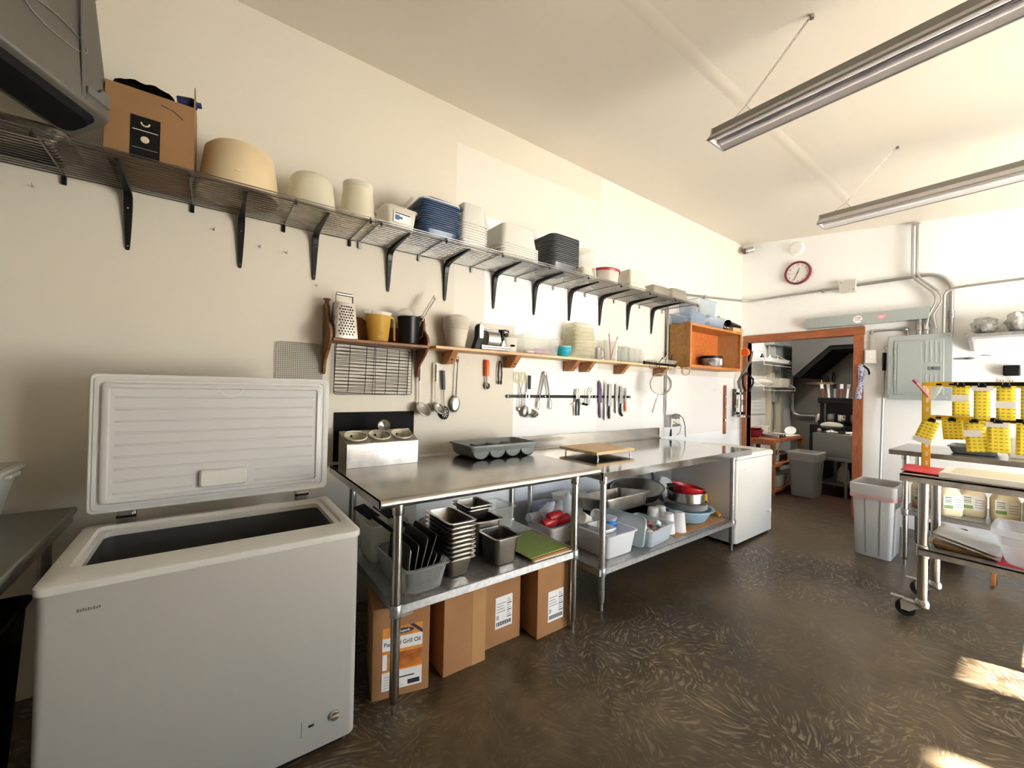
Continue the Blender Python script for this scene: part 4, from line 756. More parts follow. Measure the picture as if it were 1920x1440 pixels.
O('badge', M().loft([[(lx+x_, .005+.05*math.cos(k*PI/12), .295+.012*math.sin(k*PI/12)) for k in range(24)] for x_ in (.0006, .0014)]), INK, lab); text('lettering', 'Superb', .017, PAPER, lab, (lx+.0016, .012, .295), FX, .0003)
O('corner_ribbon', M().prism([(.035, .318), (.055, .318), (.095, .285), (.095, .268)], 'x', lx+.0006, lx+.0015), INK, lab); O('picture_band', M().box((lx+.0006, -.085, .125), (lx+.0012, .095, .20)), LO2, lab)
O('facts_panel', M().box((lx+.0006, -.085, .036), (lx+.0014, .095, .118)), PAPER, lab); O('barcode', M().box((lx+.0013, .03, .045), (lx+.0018, .085, .066)), INK, lab); O('print_line', M().box((lx+.0013, -.03, .082), (lx+.0018, .06, .088)), INK, lab); O('side_note', M().box((lx+.0006, -.083, .13), (lx+.0015, -.063, .20)), PAPER, lab)
for k in range(5): O('print_line', M().box((lx+.0013, -.075, .047+.012*k), (lx+.0017, .01-.01*k, .050+.012*k)), mat('grey print line', (.4, .4, .4), .7), lab)
O('hand_hole', M().loft([[(lx+x_, .0+.05*math.cos(k*PI/10), .372+.014*math.sin(k*PI/10)) for k in range(20)] for x_ in (-.002, .0006)]), mat('hand hole flap', (.42, .38, .30), .8), A)
B = carton('plain brown carton with a vertical fold, second from the left', -1.955, 1.067, .17, .122, .40, 0)
O('fold_line', M().box((.1695, .038, .0), (.1712, .12, .40)), CARD_L, B); O('faint_stamp', M().box((.170, -.05, .105), (.1708, .03, .109)), mat('faint stamp', (.3, .15, .07), .8), B)
C = carton('brown carton with a white shipping label, set back third from the left', -2.02, 1.335, .175, .128, .40, 0); D = carton('narrow brown carton with a shipping label at the right end under the table', -1.93, 1.635, .173, .118, .415, 0, CARD)
def ship_label(p_, x_, y0, y1, z0, z1):
    l_ = O('shipping_label', M().box((x_, y0, z0), (x_+.001, y1, z1)), PAPER, p_); w_, h_ = y1-y0, z1-z0; xx = x_+.0008
    O('barcode', M().box((xx, y0+.06*w_, z0+.08*h_), (xx+.0006, y1-.08*w_, z0+.2*h_)), mat('slate print', (.10, .10, .12), .7), l_)
    for k in range(6): O('barcode_gap', M().box((xx+.0004, y0+w_*(.12+.13*k), z0+.1*h_), (xx+.0009, y0+w_*(.15+.13*k), z0+.18*h_)), PAPER, l_)
    gl = mat('grey label print', (.38, .38, .38), .7)
    for k in range(9): O('print_line', M().box((xx, y0+.68*w_, z0+h_*(.28+.072*k)), (xx+.0006, y1-.05*w_*(1+k % 3), z0+h_*(.31+.072*k))), gl if k % 3 else INK, l_)
    for k in range(4): O('print_line', M().box((xx, y0+.06*w_, z0+h_*(.5+.09*k)), (xx+.0006, y0+w_*(.6-.06*(k % 3)), z0+h_*(.53+.09*k))), gl, l_)
    O('print_block', M().box((xx, y0+.06*w_, z0+.28*h_), (xx+.0006, y0+.2*w_, z0+.42*h_)), gl, l_)
ship_label(C, .1752, -.045, .07, .09, .262); ship_label(D, .1732, -.037, .083, .07, .245)
# ================================================================== undershelf of the first table
UZ = U1+.0005
t = T('clear_bin', 'clear food bin full of dark pan lids on the undershelf', 'bin', (-1.90, .815, UZ), .04); O('body', tub(.19, .105, .13, .03, .86, .010, .003), plastic_clear('greyish clear plastic', (.70, .71, .70), .16, .3, .4, .35), t)
LH = [.095, .10, .115, .12, .075, .07, .065]
for k in range(7):
    o = T('pan_lid', '%s dark steel lid leaning in the clear food bin' % ['first', 'second', 'third', 'fourth', 'fifth', 'sixth', 'rearmost'][k], 'lid', (-1.90, .745+.022*k, UZ+.016), rot=(-.08-.085*k, .0, .0)); O('plate', M().loft([[(q[0], y_, LH[k]+q[1]) for q in rr(.13, LH[k], .02, 0, 3)] for y_ in (-.002, .002)]), mat('dark lid steel %d' % k, (.10, .095, .09), .35, .8), o); O('rolled_edge', M().tube([(q[0], 0, LH[k]+q[1]) for q in rr(.13, LH[k], .02, 0, 3)], .003, 5, True), STEEL, o)
for k in range(2): t = T('black_turner', ['black plastic turner lying over the clear food bin', 'second black turner beneath the other one'][k], 'turner', (-2.20, .66+.10*k, UZ+.30-.01*k), rot=(0, .42, .55)); O('blade', M().box((-.02, -.04, -.003), (.10, .04, .003)), BLACK, t, bevel=.002); O('handle', M().tube([(.09, 0, 0), (.30, 0, .0)], .011, 8), BLACK, t)
PANM = mat('used steam pan steel', (.27, .25, .225), .30, 1, noise=(9, .2))
for k in range(9):
    o = T('steam_pan', '%s quarter-size steel pan of the tall nested stack' % ORD[k if k < 8 else 14], 'pan', (-1.895, 1.025, UZ+.0015+.0225*k), 0, 'nested steam pans'); O('body', tub(.130, .066, .10, .02, .82, .014, .001, .003), PANM, o)
t = T('tall_insert', 'tall steel insert pan standing at the undershelf edge', 'pan', (-1.845, 1.305, UZ)); O('body', tub(.085, .075, .150, .025, .88, .014, .0015, .003), PANM, t)
t = T('tall_insert', 'steel insert pan behind the tall one at the edge', 'pan', (-2.04, 1.31, UZ)); O('body', tub(.085, .085, .185, .025, .9, .014, .0015, .003), PANM, t)
for k in range(2): t = T('small_pan', ['lower small steel pan on top of the rear insert', 'upper small steel pan on top of the rear insert'][k], 'pan', (-2.07, 1.265, UZ+.187+.018*k), 0); O('body', tub(.085, .075, .065, .02, .82, .012, .001, .003), PANM, t)
for k, (lab_, c_) in enumerate((('pale cream cutting sheet at the bottom of the board pile', (.68, .60, .40)), ('orange red cutting sheet in the middle of the board pile', (.48, .12, .03)), ('dark red cutting sheet under the green one', (.30, .06, .03)), ('green cutting sheet on top of the board pile', (.24, .36, .06)))):
    o = O('cutting_sheet', M().loft([rr(.175, .150, .015, 0, 3), rr(.175, .150, .015, .006 if k == 0 else .004, 3)]), mat('sheet colour %d' % k, c_, .5, noise=(6, .08)), None, (-1.905+[.02, .005, -.01, .0][k], 1.585+[.01, .0, .005, -.012][k], UZ+[0, .0062, .0104, .0146][k]), (0, 0, [.0, .03, -.02, .05][k])); tag(o, lab_, 'board')
t = T('clear_bin', 'clear rectangular pan at the back of the undershelf', 'bin', (-2.24, 1.50, UZ)); O('body', tub(.11, .13, .18, .02, .9, .012, .002), CLEAR, t)
bag = M(); bag.grid(lambda u, v: (-.12+.24*u, -.17+.34*v, max(.002, .18*math.sin(PI*u)**.5*math.sin(PI*v)**.4+.008*math.sin(31*u+17*v)+.006*math.sin(53*v))), 14, 20)
o = O('plastic_bag', bag, plastic_clear('brownish film', (.62, .55, .46), .38), None, (-2.245, 1.12, UZ+.003)); tag(o, 'large rumpled clear bag at the back of the undershelf', 'bag')
t = T('clear_bin', 'cloudy long bin behind the pan lids on the undershelf', 'bin', (-2.27, .80, UZ)); O('body', tub(.12, .10, .20, .03, .88, .01, .002), FROST, t)
# ================================================================== undershelf of the long table
VZ = U2+.0005; WHITE_T = plastic_clear('white tinted plastic', (.95, .96, .98), .82, .3, .3); WBLUE = plastic_clear('bluish clear plastic', (.80, .89, .97), .45, .3, .4)
def wbin(name, label, x, y, hx_, hy_, h, mt_=WHITE_T, rz=0, z=VZ, cat='bin'): t = T(name, label, cat, (x, y, z), rz); O('body', tub(hx_, hy_, h, .03, .88, .010, .003), mt_, t); return t
wbin('white_bin', 'white bin of lids and blue cups nearest the table leg', -1.975, 2.315, .18, .155, .165)
for k in range(5):
    o = T('tub_lid', '%s white square tub in the nearest white bin' % ORD[k if k < 4 else 14], 'tub', (-1.935, 2.252, VZ+.012+.036*k), .03*(k % 2), 'white square tubs'); O('body', tub(.085, .058, .034, .02, .92, .005, .002), WHITE_T, o)
BL2 = mat('bright blue plastic', (.02, .20, .62), .35)
for k in range(5):
    o = T('blue_cup', '%s cup of the blue stack in the nearest white bin' % ORD[k if k < 4 else 14], 'cup', (-1.965, 2.375, VZ+.095+.026*k), 0, 'blue cup stack'); O('body', M().lathe([(.001, .0), (.046, .0), (.05, .018), (.053, .019), (.053, .0245), (.001, .0245)], 20), [WHITE_T, mat('light blue', (.25, .50, .78), .4), BL2, BL2, WBLUE][k], o)
for k, (x_, y_) in enumerate(((-2.06, 2.27), (-2.08, 2.38))): t = T('clear_cup', ['clear cup lying behind the blue stack, left one', 'clear cup lying behind the blue stack, right one'][k], 'cup', (x_-.01, y_+.02*k, VZ+.19), rot=(1.2, .3, .4*k)); O('body', rtub(.03, .04, .10), FROST, t)
wbin('white_bin', 'bluish bin of baby bottle parts in the middle of the long undershelf', -1.93, 2.74, .16, .175, .13, WBLUE, .1)
random.seed(5); BABY = [((.55, .72, .82), 'pale blue'), ((.85, .84, .86), 'white'), ((.85, .40, .50), 'pink'), ((.62, .82, .86), 'aqua'), ((.55, .12, .14), 'dark red'), ((.60, .46, .38), 'tan')]
for k in range(12):
    c_, nm = BABY[k % 6]; x_, y_ = -1.93+random.uniform(-.10, .11), 2.66+.015*k
    o = O('bottle_part', M().lathe([(.020, 0), (.028, .004), (.028, .03), (.02, .034), (.013, .05), (.001, .056)], 14), mat('bottle part %d' % k, c_, .4), None, (x_, y_, VZ+.06+.012*(k % 5)), (random.uniform(-1.2, 1.2), random.uniform(-1, 1), 0)); tag(o, '%s bottle part, number %s from the left in the bluish bin' % (nm, ['one', 'two', 'three', 'four', 'five', 'six', 'seven', 'eight', 'nine', 'ten', 'eleven', 'twelve'][k]), 'bottle part')
t = T('storage_cover', 'large pale blue clear lid leaning between the bins of the long undershelf', 'lid', (-1.96, 2.52, VZ+.01), rot=(-.18, 0, .1)); O('plate', M().loft([[(q[0], y_, .11+q[1]) for q in rr(.17, .105, .03, 0, 3)] for y_ in (-.002, .002)]), WBLUE, t); O('rim', M().tube([(q[0], 0, .11+q[1]) for q in rr(.17, .105, .03, 0, 3)], .006, 6, True), mat('aqua rim', (.45, .68, .75), .4), t)
CUPW = plastic_clear('white cup plastic', (.95, .96, .98), .85, .3, .3)
for k, (x_, y_, z_) in enumerate(((-2.02, 2.99, .02), (-2.05, 3.14, 0), (-1.90, 3.02, 0), (-1.87, 3.13, 0))):
    t = T('white_cup', ['white cup upside down, left rear of four on the long undershelf', 'white cup upside down, right rear of four on the long undershelf', 'white cup upside down, left front of four on the long undershelf', 'white cup upside down, right front of four on the long undershelf'][k], 'cup', (x_, y_, VZ+.0045+z_)); O('body', M().lathe([(.001, .155), (.038, .155), (.042, .150), (.055, .006), (.057, 0), (.052, 0), (.038, .145), (.001, .149)], 24), CUPW, t)
t = T('steel_roaster', 'big worn rectangular steel pan tilted on the long undershelf', 'pan', (-2.27, 2.80, VZ+.15), rot=(.0, -.13, 0)); O('body', tub(.17, .28, .115, .04, .90, .012, .002), STEEL_D, t)
t = T('steel_wok', 'big round steel bowl behind the rectangular pan', 'bowl', (-2.45, 3.37, VZ+.085), rot=(.15, .05, 0)); O('bowl', M().lathe([(.001, 0), (.10, .004), (.19, .045), (.245, .13), (.255, .132), (.240, .128), (.185, .05), (.10, .01), (.001, .006)], 36), STEEL_D, t)
t = T('black_pan', 'black roasting pan under the big steel bowls', 'pan', (-2.385, 3.0, VZ+.0045)); O('body', tub(.20, .33, .065, .04, .9, .012, .003), BLACK, t)
t = T('blue_basin', 'pale blue plastic basin with side grips', 'basin', (-1.995, 3.47, VZ+.0045)); LB = mat('pale blue plastic', (.38, .60, .78), .35); O('bowl', M().lathe([(.001, .001), (.13, .001), (.15, .015), (.205, .105), (.222, .108), (.222, .114), (.198, .114), (.145, .02), (.001, .008)], 32), LB, t)
for s_ in (-1, 1): O('grip', M().box((-.035, s_*.235-.03, .105), (.035, s_*.235+.03, .113)), LB, t, bevel=.004)
for k in range(4): o = T('white_plate', '%s white plate stacked in the pale blue basin' % ['lowest', 'second', 'third', 'topmost'][k], 'plate', (-1.995, 3.465, VZ+.1045+.014*k), .0); O('plate', M().lathe([(.001, 0), (.10, 0), (.165, .018), (.168, .021), (.10, .006), (.001, .006)], 28), mat('white plate %d' % k, (.80, .81, .83), .3), o)
t = T('steel_pot', 'round steel pot resting on the white plates', 'pot', (-2.005, 3.465, VZ+.1725)); O('bowl', M().lathe([(.001, 0), (.145, 0), (.155, .008), (.158, .085), (.172, .090), (.172, .094), (.152, .09), (.148, .01), (.001, .008)], 32), STEEL, t); O('lid_rim', M().lathe([(.165, -.006), (.18, -.002), (.168, .006)], 32), STEEL_D, t)
t = T('red_bowl', 'red bowl tilted inside the steel pot', 'bowl', (-2.005, 3.465, VZ+.215), rot=(-.16, .10, 0)); O('bowl', M().lathe([(.001, 0), (.10, 0), (.115, .01), (.132, .085), (.140, .088), (.140, .093), (.128, .09), (.11, .015), (.001, .01)], 32), RED, t)
t = T('green_tub', 'dark green container beside the steel pot', 'container', (-2.235, 3.60, VZ+.005)); O('body', rtub(.032, .04, .25), mat('dark green', (.03, .13, .11), .4), t)
for k in range(3): t = T('dish_cover', '%s white lid leaning behind the red bowl' % ['nearest', 'middle', 'farthest'][k], 'lid', (-2.30-.03*k, 3.715, VZ+.03), rot=(0, -.4, 0)); O('plate', M().lathe([(.001, 0), (.13, 0), (.135, .008), (.001, .006)], 28), mat('white lid %d' % k, (.82, .84, .88), .35), t, (0, 0, .135), (0, PI/2, 0))
YM = mat('mustard yellow plastic', (.80, .42, .02), .35)
t = T('yellow_scoop', 'mustard yellow plastic masher lying beside the red bowl', 'tool', (-2.05, 3.80, VZ+.02), rot=(.2, .0, -.5)); O('bowl', M().lathe([(.001, .06), (.05, .06), (.075, .10), (.085, .19), (.079, .19), (.069, .10), (.045, .07)], 20), YM, t, (0, 0, -.02)); O('handle', M().tube([(.03, .03, .05), (.12, .05, .03), (.20, .06, .0)], .016, 8), YM, t); O('cross_bars', M().box((-.07, -.012, .10), (.07, .012, .125)), YM, t, bevel=.004)
o = O('cardboard_liner', M().box((-.28, -.40, 0), (.28, .40, .004)), CARD_L, None, (-2.08, 3.375, U2+.0005)); tag(o, 'flat cardboard liner at the far end of the long undershelf', 'cardboard')
for ch in ():
    pass
wbin('white_bin', 'white bin of red sauce bottles behind the first table', -2.33, 2.17, .15, .17, .14, WHITE_T, 0)
for k in range(3): t = T('sauce_bottle', ['red squeeze bottle on top in the rear white bin', 'red squeeze bottle at the left in the rear white bin', 'red squeeze bottle at the right in the rear white bin'][k], 'bottle', (-2.28, 2.06+.055*[1.0, .0, 2.4][k], VZ+[.185, .15, .15][k]), rot=(-PI/2+.15, 0, -.2)); O('bottle_body', M().lathe([(.001, 0), (.036, .001), (.038, .008), (.038, .10), (.03, .115), (.001, .116)], 18), RED, t, (0, 0, -.05))
for k in range(4): t = T('white_bottle', ['white squeeze bottle lying nearest the wall in the rear bin', 'white squeeze bottle second from the wall in the rear bin', 'white squeeze bottle lying across the rear bin', 'white squeeze bottle standing up in the rear bin'][k], 'bottle', (-2.43+.02*k, 2.04+.10*k, VZ+.15+.035*(k % 2)), rot=(-PI/2+.4*k, 0, .2*k)); O('bottle_body', M().lathe([(.001, 0), (.036, .001), (.038, .008), (.038, .12), (.022, .15), (.012, .18), (.001, .18)], 18), WHITE_T, t, (0, 0, -.05))
wbin('white_bin', 'tall clear tub against the wall behind the rear white bin', -2.52, 2.50, .07, .14, .26, FROST); wbin('white_bin', 'pale lilac bin against the wall behind the first table', -2.52, 2.235, .06, .10, .22, plastic_clear('pale lilac plastic', (.72, .72, .86), .5))
# ================================================================== far wall fittings
FW = FY0
def arc(cx, cz, r, a0, a1, n=8): return [(cx+r*math.cos(a0+(a1-a0)*k/n), cz+r*math.sin(a0+(a1-a0)*k/n)) for k in range(n+1)]
t = T('wireway_trough', 'long grey steel wireway trough above the doorway', 'trough', (-1.335, FW-.0005, 2.297)); O('trough_body', M().box((-.575, -.10, -.062), (.515, 0, .062)), PANEL_G, t, bevel=.003)
for x_ in (-.35, .08, .40): O('cover_screw', M().cyl((x_, -.055, .062), (x_, -.055, .070), .006, n=8), CONDUIT, t)
st = O('oval_sticker', M().loft([[(-.065+.042*math.cos(k*PI/12), y_, -.005+.042*math.sin(k*PI/12)) for k in range(24)] for y_ in (-.1006, -.1014)]), PAPER, t); RI_ = mat('dark red print', (.35, .05, .05), .7)
for z_, w_ in ((.018, .022), (.004, .03), (-.012, .024)): O('sticker_mark', M().box((-.065-w_, -.1016, z_-.004), (-.065+w_*.8, -.102, z_+.001)), RI_ if z_ < .01 else INK, st, rot=None)
O('sticker_dot', M().cyl((-.035, -.1016, -.02), (-.035, -.102, -.02), .006, n=8).cyl((-.045, -.1016, .012), (-.045, -.102, .012), .005, n=8), INK, st)
st2 = O('pink_sticker', M().loft([[(.14+.032*math.cos(k*PI/12)+(.018 if k in (2, 3) else 0), y_, .0+.024*math.sin(k*PI/12)+(.012 if k in (2, 3) else 0)) for k in range(24)] for y_ in (-.1006, -.1014)]), mat('pink print', (.85, .33, .38), .6), t); O('sticker_mark', M().box((.125, -.1016, -.006), (.155, -.102, .006)), mat('pale pink print', (.9, .6, .62), .6), st2)
for x_ in (.435, .49): O('nipple', M().lathe([(.022, -.164), (.022, -.12), (.029, -.115), (.029, -.06), (.022, -.05), (.022, .0)], 14), GALV, t, (x_, -.05, -.062))
e = T('breaker_panel', 'grey electrical breaker panel on the far wall', 'panel', (-.893, FW-.0005, 1.728)); O('can', M().box((-.225, -.095, -.335), (.225, 0, .335)), PANEL_G, e)
O('cover', M().box((-.243, -.108, -.343), (.243, -.094, .343)), PANEL_G, e, bevel=.004)
dr = O('door', M().box((-.19, -.116, -.29), (.185, -.107, .285)), PANEL_G, e, bevel=.004); O('door_panel', M().box((-.165, -.1185, -.265), (.02, -.115, .26)), PANEL_G, dr, bevel=.002)
for x_ in (.055, .09, .125, .16): O('pressed_rib', M().box((x_-.007, -.119, .05), (x_+.007, -.115, .26)), PANEL_G, dr, bevel=.002); O('pressed_rib', M().box((x_-.007, -.119, -.265), (x_+.007, -.115, -.08)), PANEL_G, dr, bevel=.002)
O('latch', M().box((.07, -.1195, -.035), (.16, -.115, .005)), mat('dark grey latch', (.16, .18, .18), .5), dr, bevel=.002); O('latch_slot', M().box((.098, -.121, -.022), (.112, -.119, -.005)), INK, dr)
for x_, z_ in ((-.225, .31), (.225, .31), (-.225, -.31), (.20, -.32)): O('cover_screw', M().sph((x_, -.109, z_), .007, 8, 5, (1, .5, 1)), CHROME, e)
for z_ in (.17, -.12): O('hinge', M().cyl((-.185, -.117, z_-.02), (-.185, -.117, z_+.02), .005, n=8), PANEL_G, dr)
# conduits
cr_ = T('conduit_run', 'thick grey conduit curving from the left wall down to the breaker panel', 'conduit', (-1.7, FW-.05, 2.4)); c0 = Vector((-1.7, FW-.05, 2.4))
def cpath(p_): return [tuple(Vector(q)-c0) for q in p_]
yb = FW-.03; xl = WX+.03
P_ = [(xl, 4.200, 1.15), (xl, 4.200, 2.46)]+[(xl, 4.200+.12-.12*math.cos(a_), 2.46+.12*math.sin(a_)) for a_ in [k*PI/14 for k in range(1, 8)]]+[(xl, 4.6, 2.585), (xl, 5.85, 2.70)]+[(xl+.17-.17*math.cos(a_), 5.87+.17*math.sin(a_), 2.703) for a_ in [k*PI/14 for k in range(1, 8)]]+[(-2.4, yb, 2.703), (-1.585, yb, 2.703)]
O('left_run', M().tube(cpath(P_), .0135, 10), CONDUIT, cr_)
P_ = [(-1.43, yb, 2.703), (-.86, yb, 2.703)]+[(-.86+.19*math.sin(a_), yb, 2.703-.19+.19*math.cos(a_)) for a_ in [k*PI/16 for k in range(1, 9)]]+[(-.67, yb, 2.07)]
O('right_run', M().tube(cpath(P_), .018, 10), CONDUIT, cr_); jb = O('junction_box', M().box((-1.585, FW-.075, 2.635), (-1.43, FW-.002, 2.77)).xf(Matrix.Translation(-c0)), mat('putty junction box', (.50, .49, .45), .5), cr_, bevel=.003)
for x_, z_ in ((-1.565, 2.75), (-1.45, 2.655)): O('box_screw', M().sph(tuple(Vector((x_, FW-.077, z_))-c0), .006, 6, 4), BLACK, jb)
for x_, y_, z_ in ((xl, 5.0, 2.622), (-1.75, yb, 2.703), (xl, 4.45, 2.578)): O('pipe_strap', M().box((-.018, -.018, -.03), (.018, .018, .018)).xf(Matrix.Translation(Vector((x_, y_, z_))-c0)), GALV, cr_, bevel=.004)
O('coupling', M().cyl(tuple(Vector((-.67, yb, 2.22))-c0), tuple(Vector((-.67, yb, 2.30))-c0), .024, n=12), GALV, cr_)
for k, (xa, xb, xc) in enumerate(((-.955, -.775, -.785), (-.918, -.735, -.752))):
    o = O('flexible_conduit', M().tube([(0, .06, .92), (0, -.01, .90), (0, -.02, .87), (0, -.02, .45), (.0, -.02, .37), (.03, -.02, .30), (xb-xa-.03, -.02, .16), (xb-xa, -.02, .10), (xb-xa, -.02, .04), (xc-xa-.04, -.02, -.09), (xc-xa-.06+.04*k, -.02, -.23)], .0115, 8), CONDUIT, None, (xa, FW-.062, 2.355)); tag(o, ['left of two thin conduits rising to the ceiling above the panel', 'right of two thin conduits rising to the ceiling above the panel'][k], 'conduit')
o = O('side_conduit', M().tube([(0, 0, 0), (.0, 0, .38), (.02, 0, .42), (.07, 0, .445), (.15, 0, .45), (2.2, 0, .455)], .0125, 8), CONDUIT, None, (-.715, FW-.078, 2.075)); tag(o, 'grey conduit leaving the panel along the wall to the right', 'conduit')
t = T('light_switch', 'surface switch box with a pipe elbow beside the doorway', 'switch', (-1.296, FW-.0005, 1.862)); O('box', M().box((-.048, -.045, -.075), (.048, 0, .075)), WHITE_P, t, bevel=.004); O('toggle', M().box((-.006, -.06, -.012), (.006, -.045, .012)), WHITE_P, t, bevel=.002); O('cover_plate', M().box((-.045, -.048, -.07), (.045, -.044, .07)), WHITE_P, t, bevel=.002)
O('feed_pipe', M().tube([(0, -.022, .07), (0, -.022, .25), (.012, -.022, .278), (.04, -.022, .29), (.27, -.022, .285), (.30, -.022, .27), (.305, -.022, .22)], .011, 8), CONDUIT, t); O('elbow', M().sph((.004, -.022, .27), .02, 8, 6), GALV, t); O('elbow', M().sph((.29, -.03, .28), .026, 8, 6), GALV, t)
t = T('mop_pole', 'grey mop pole with a black grip leaning beside the breaker panel', 'pole', (-1.19, FW-.13, 0), rot=(-.045, .008, 0)); O('pole', M().cyl((0, 0, .02), (0, 0, 1.80), .0125, n=10), CONDUIT, t); O('grip', M().cyl((0, 0, 1.70), (0, 0, 1.90), .018, n=10), BLACK, t); O('hanger', M().tube([(0, 0, 1.9), (.012, 0, 1.93), (-.008, 0, 1.96), (.012, 0, 1.98), (.02, 0, 1.965)], .004, 6), CONDUIT, t); O('pole_foot', M().cyl((0, 0, 0), (0, 0, .05), .018, n=10), BLACK, t)
RM = mat('maroon clock rim', (.17, .012, .03), .35)
ck = T('wall_clock', 'round maroon rimmed wall clock', 'clock', (-2.03, FW-.0005, 2.978)); O('rim', M().lathe([(.135, 0), (.148, .004), (.150, .03), (.144, .042), (.128, .044), (.124, .028)], 40), RM, ck, rot=(PI/2, 0, 0)); O('dial', M().lathe([(.126, .022), (.001, .022)], 40), PAPER, ck, rot=(PI/2, 0, 0))
for k in range(1, 13):
    a_ = k*PI/6; text('numeral', str(k), .026, INK, ck, (.103*math.sin(a_), -.0235, .103*math.cos(a_)), FY, .0003)
for nm, a_, L, w_ in (('hour_hand', math.radians(17), .062, .005), ('minute_hand', math.radians(204), .095, .0038), ('second_hand', math.radians(268), .098, .0010)): O(nm, M().prism([(-w_, -.012), (w_, -.012), (w_*.6, L), (-w_*.6, L)], 'y', -.028, -.026), INK if nm != 'second_hand' else mat('red hand', (.5, .1, .1), .5), ck, rot=(0, a_, 0))
t = T('smoke_detector', 'flat round white smoke detector above the clock', 'detector', (-2.05, FW-.0005, 3.295)); O('base', M().lathe([(.085, 0), (.087, .004), (.086, .022), (.072, .034), (.001, .036)], 32), WHITE_P, t, rot=(PI/2, 0, 0)); O('test_button', M().sph((.0, -.034, -.045), .008, 8, 5), WHITE_P, t)
t = T('security_camera', 'small silver bullet camera in the far corner', 'camera', (-2.60, FW-.0005, 3.42)); O('mount', M().lathe([(.035, 0), (.035, .012), (.015, .02), (.012, .05)], 16), WHITE_P, t, rot=(PI/2, 0, 0)); O('barrel', M().cyl((.035, -.045, -.005), (-.035, -.12, -.03), .042, n=18), CHROME, t, bevel=.004); O('lens_hood', M().cyl((-.020, -.105, -.025), (-.048, -.133, -.034), .043, r2=.038, n=18), mat('bronze hood', (.10, .07, .045), .35, .5), t); O('lens', M().sph((-.046, -.132, -.034), .028, 12, 8, (1, 1, 1)), mat('amber lens', (.22, .15, .08), .15), t)
# lanyard hanging on the door frame
t = T('lanyard', 'blue and white patterned lanyard hanging on the door casing', 'lanyard', (-1.385, FW-.04, 1.77))
m = M(); m.grid(lambda u, v: (-.028+.056*u+.012*math.sin(5*v), -.012*math.sin(PI*u)-.008*math.sin(9*v), -.395*v), 4, 16); O('ribbon', m, mat('blue patterned ribbon', (.03, .04, .26), .7, noise=(75, .5, (.72, .72, .78))), t)
O('black_strap', M().tube([(.03, 0, -.01), (.07, -.006, -.05), (.082, -.006, -.09), (.078, -.006, -.115)], .010, 6), BLACK_M, t); O('hang_loop', M().tube([(-.02, 0, -.002), (0, -.004, .012), (.02, 0, -.002)], .004, 6), CHROME, t)
# brown slotted wooden strip on the left wall by the corner
t = T('wooden_rack', 'reddish wooden strip with notches on the wall by the doorway', 'rack', (WX+.0005, 5.595, .86))
for k, (a_, b_) in enumerate(((0, .17), (.20, .36), (.37, .50), (.51, .655))): O('slat', M().box((0, -.026, a_), (.022, .026, b_)), TRIM, t, bevel=.002)
O('backing', M().box((0, -.02, 0), (.006, .02, .655)), BLACK_M, t)
# fry cutter clamped at the doorway
t = T('fry_cutter', 'wall mounted chrome fry cutter with a long black lever', 'cutter', (WX+.09, 5.87, 1.11))
for y_ in (-.05, .05): O('guide_rod', M().cyl((0, y_, 0), (0, y_, .36), .010, n=10), CHROME, t)
for z_ in (.03, .30): O('cross_head', M().box((-.035, -.075, z_-.02), (.035, .075, z_+.02)), CHROME, t, bevel=.006)
O('base_bar', M().box((-.05, -.07, -.025), (.10, .07, .005)), CHROME, t, bevel=.005); O('blade_block', M().box((-.03, -.04, .14), (.045, .04, .22)), STEEL_D, t, bevel=.004); O('wall_plate', M().box((-.089, -.06, -.02), (-.08, .06, .36)), STEEL, t); O('plate_arm', M().box((-.082, -.015, .10), (-.02, .015, .14)).box((-.082, -.015, .28), (-.02, .015, .32)), STEEL, t)
O('lever', M().tube([(.0, .0, .32), (-.02, -.02, .46), (.03, .02, .60), (.09, .07, .74), (.11, .09, .88)], .016, 8, radii=[.02, .022, .016, .015, .013]), mat('grey lever', (.16, .16, .14), .4, .5), t); O('grip_loop', M().tube([(.06, .02, .33), (.03, .0, .42), (.03, .0, .54), (.06, .02, .58), (.13, .07, .50), (.13, .07, .44), (.09, .04, .33)], .013, 8), BLACK, t)
for z_ in (.03, .30): O('thumb_knob', M().sph((.0, -.095, z_), .018, 8, 6), BLACK, t)
o = O('orange_wheel', M().lathe([(.001, -.03), (.045, -.03), (.052, -.015), (.052, .015), (.045, .03), (.001, .03)], 24), ORANGE, None, (-2.40, 5.475, 1.935), (PI/2, 0, 0)); tag(o, 'orange round cap stuck to the side of the wooden cubby', 'cap')
for k, (y_, z_) in enumerate(((4.62, 1.655), (5.02, 1.655), (5.30, 1.45))):
    o = O('wall_hook', M().box((0, -.03, -.004), (.004, .03, .004)).tube([(.004, 0, 0), (.02, 0, -.004), (.028, 0, -.02), (.036, 0, -.012)], .003, 5), WHITE_P, None, (WX+.0005, y_, z_)); tag(o, ['white adhesive hook under the left of the cubby', 'white adhesive hook under the right of the cubby', 'white wall hook with a dangling strip below the cubby'][k], 'hook')
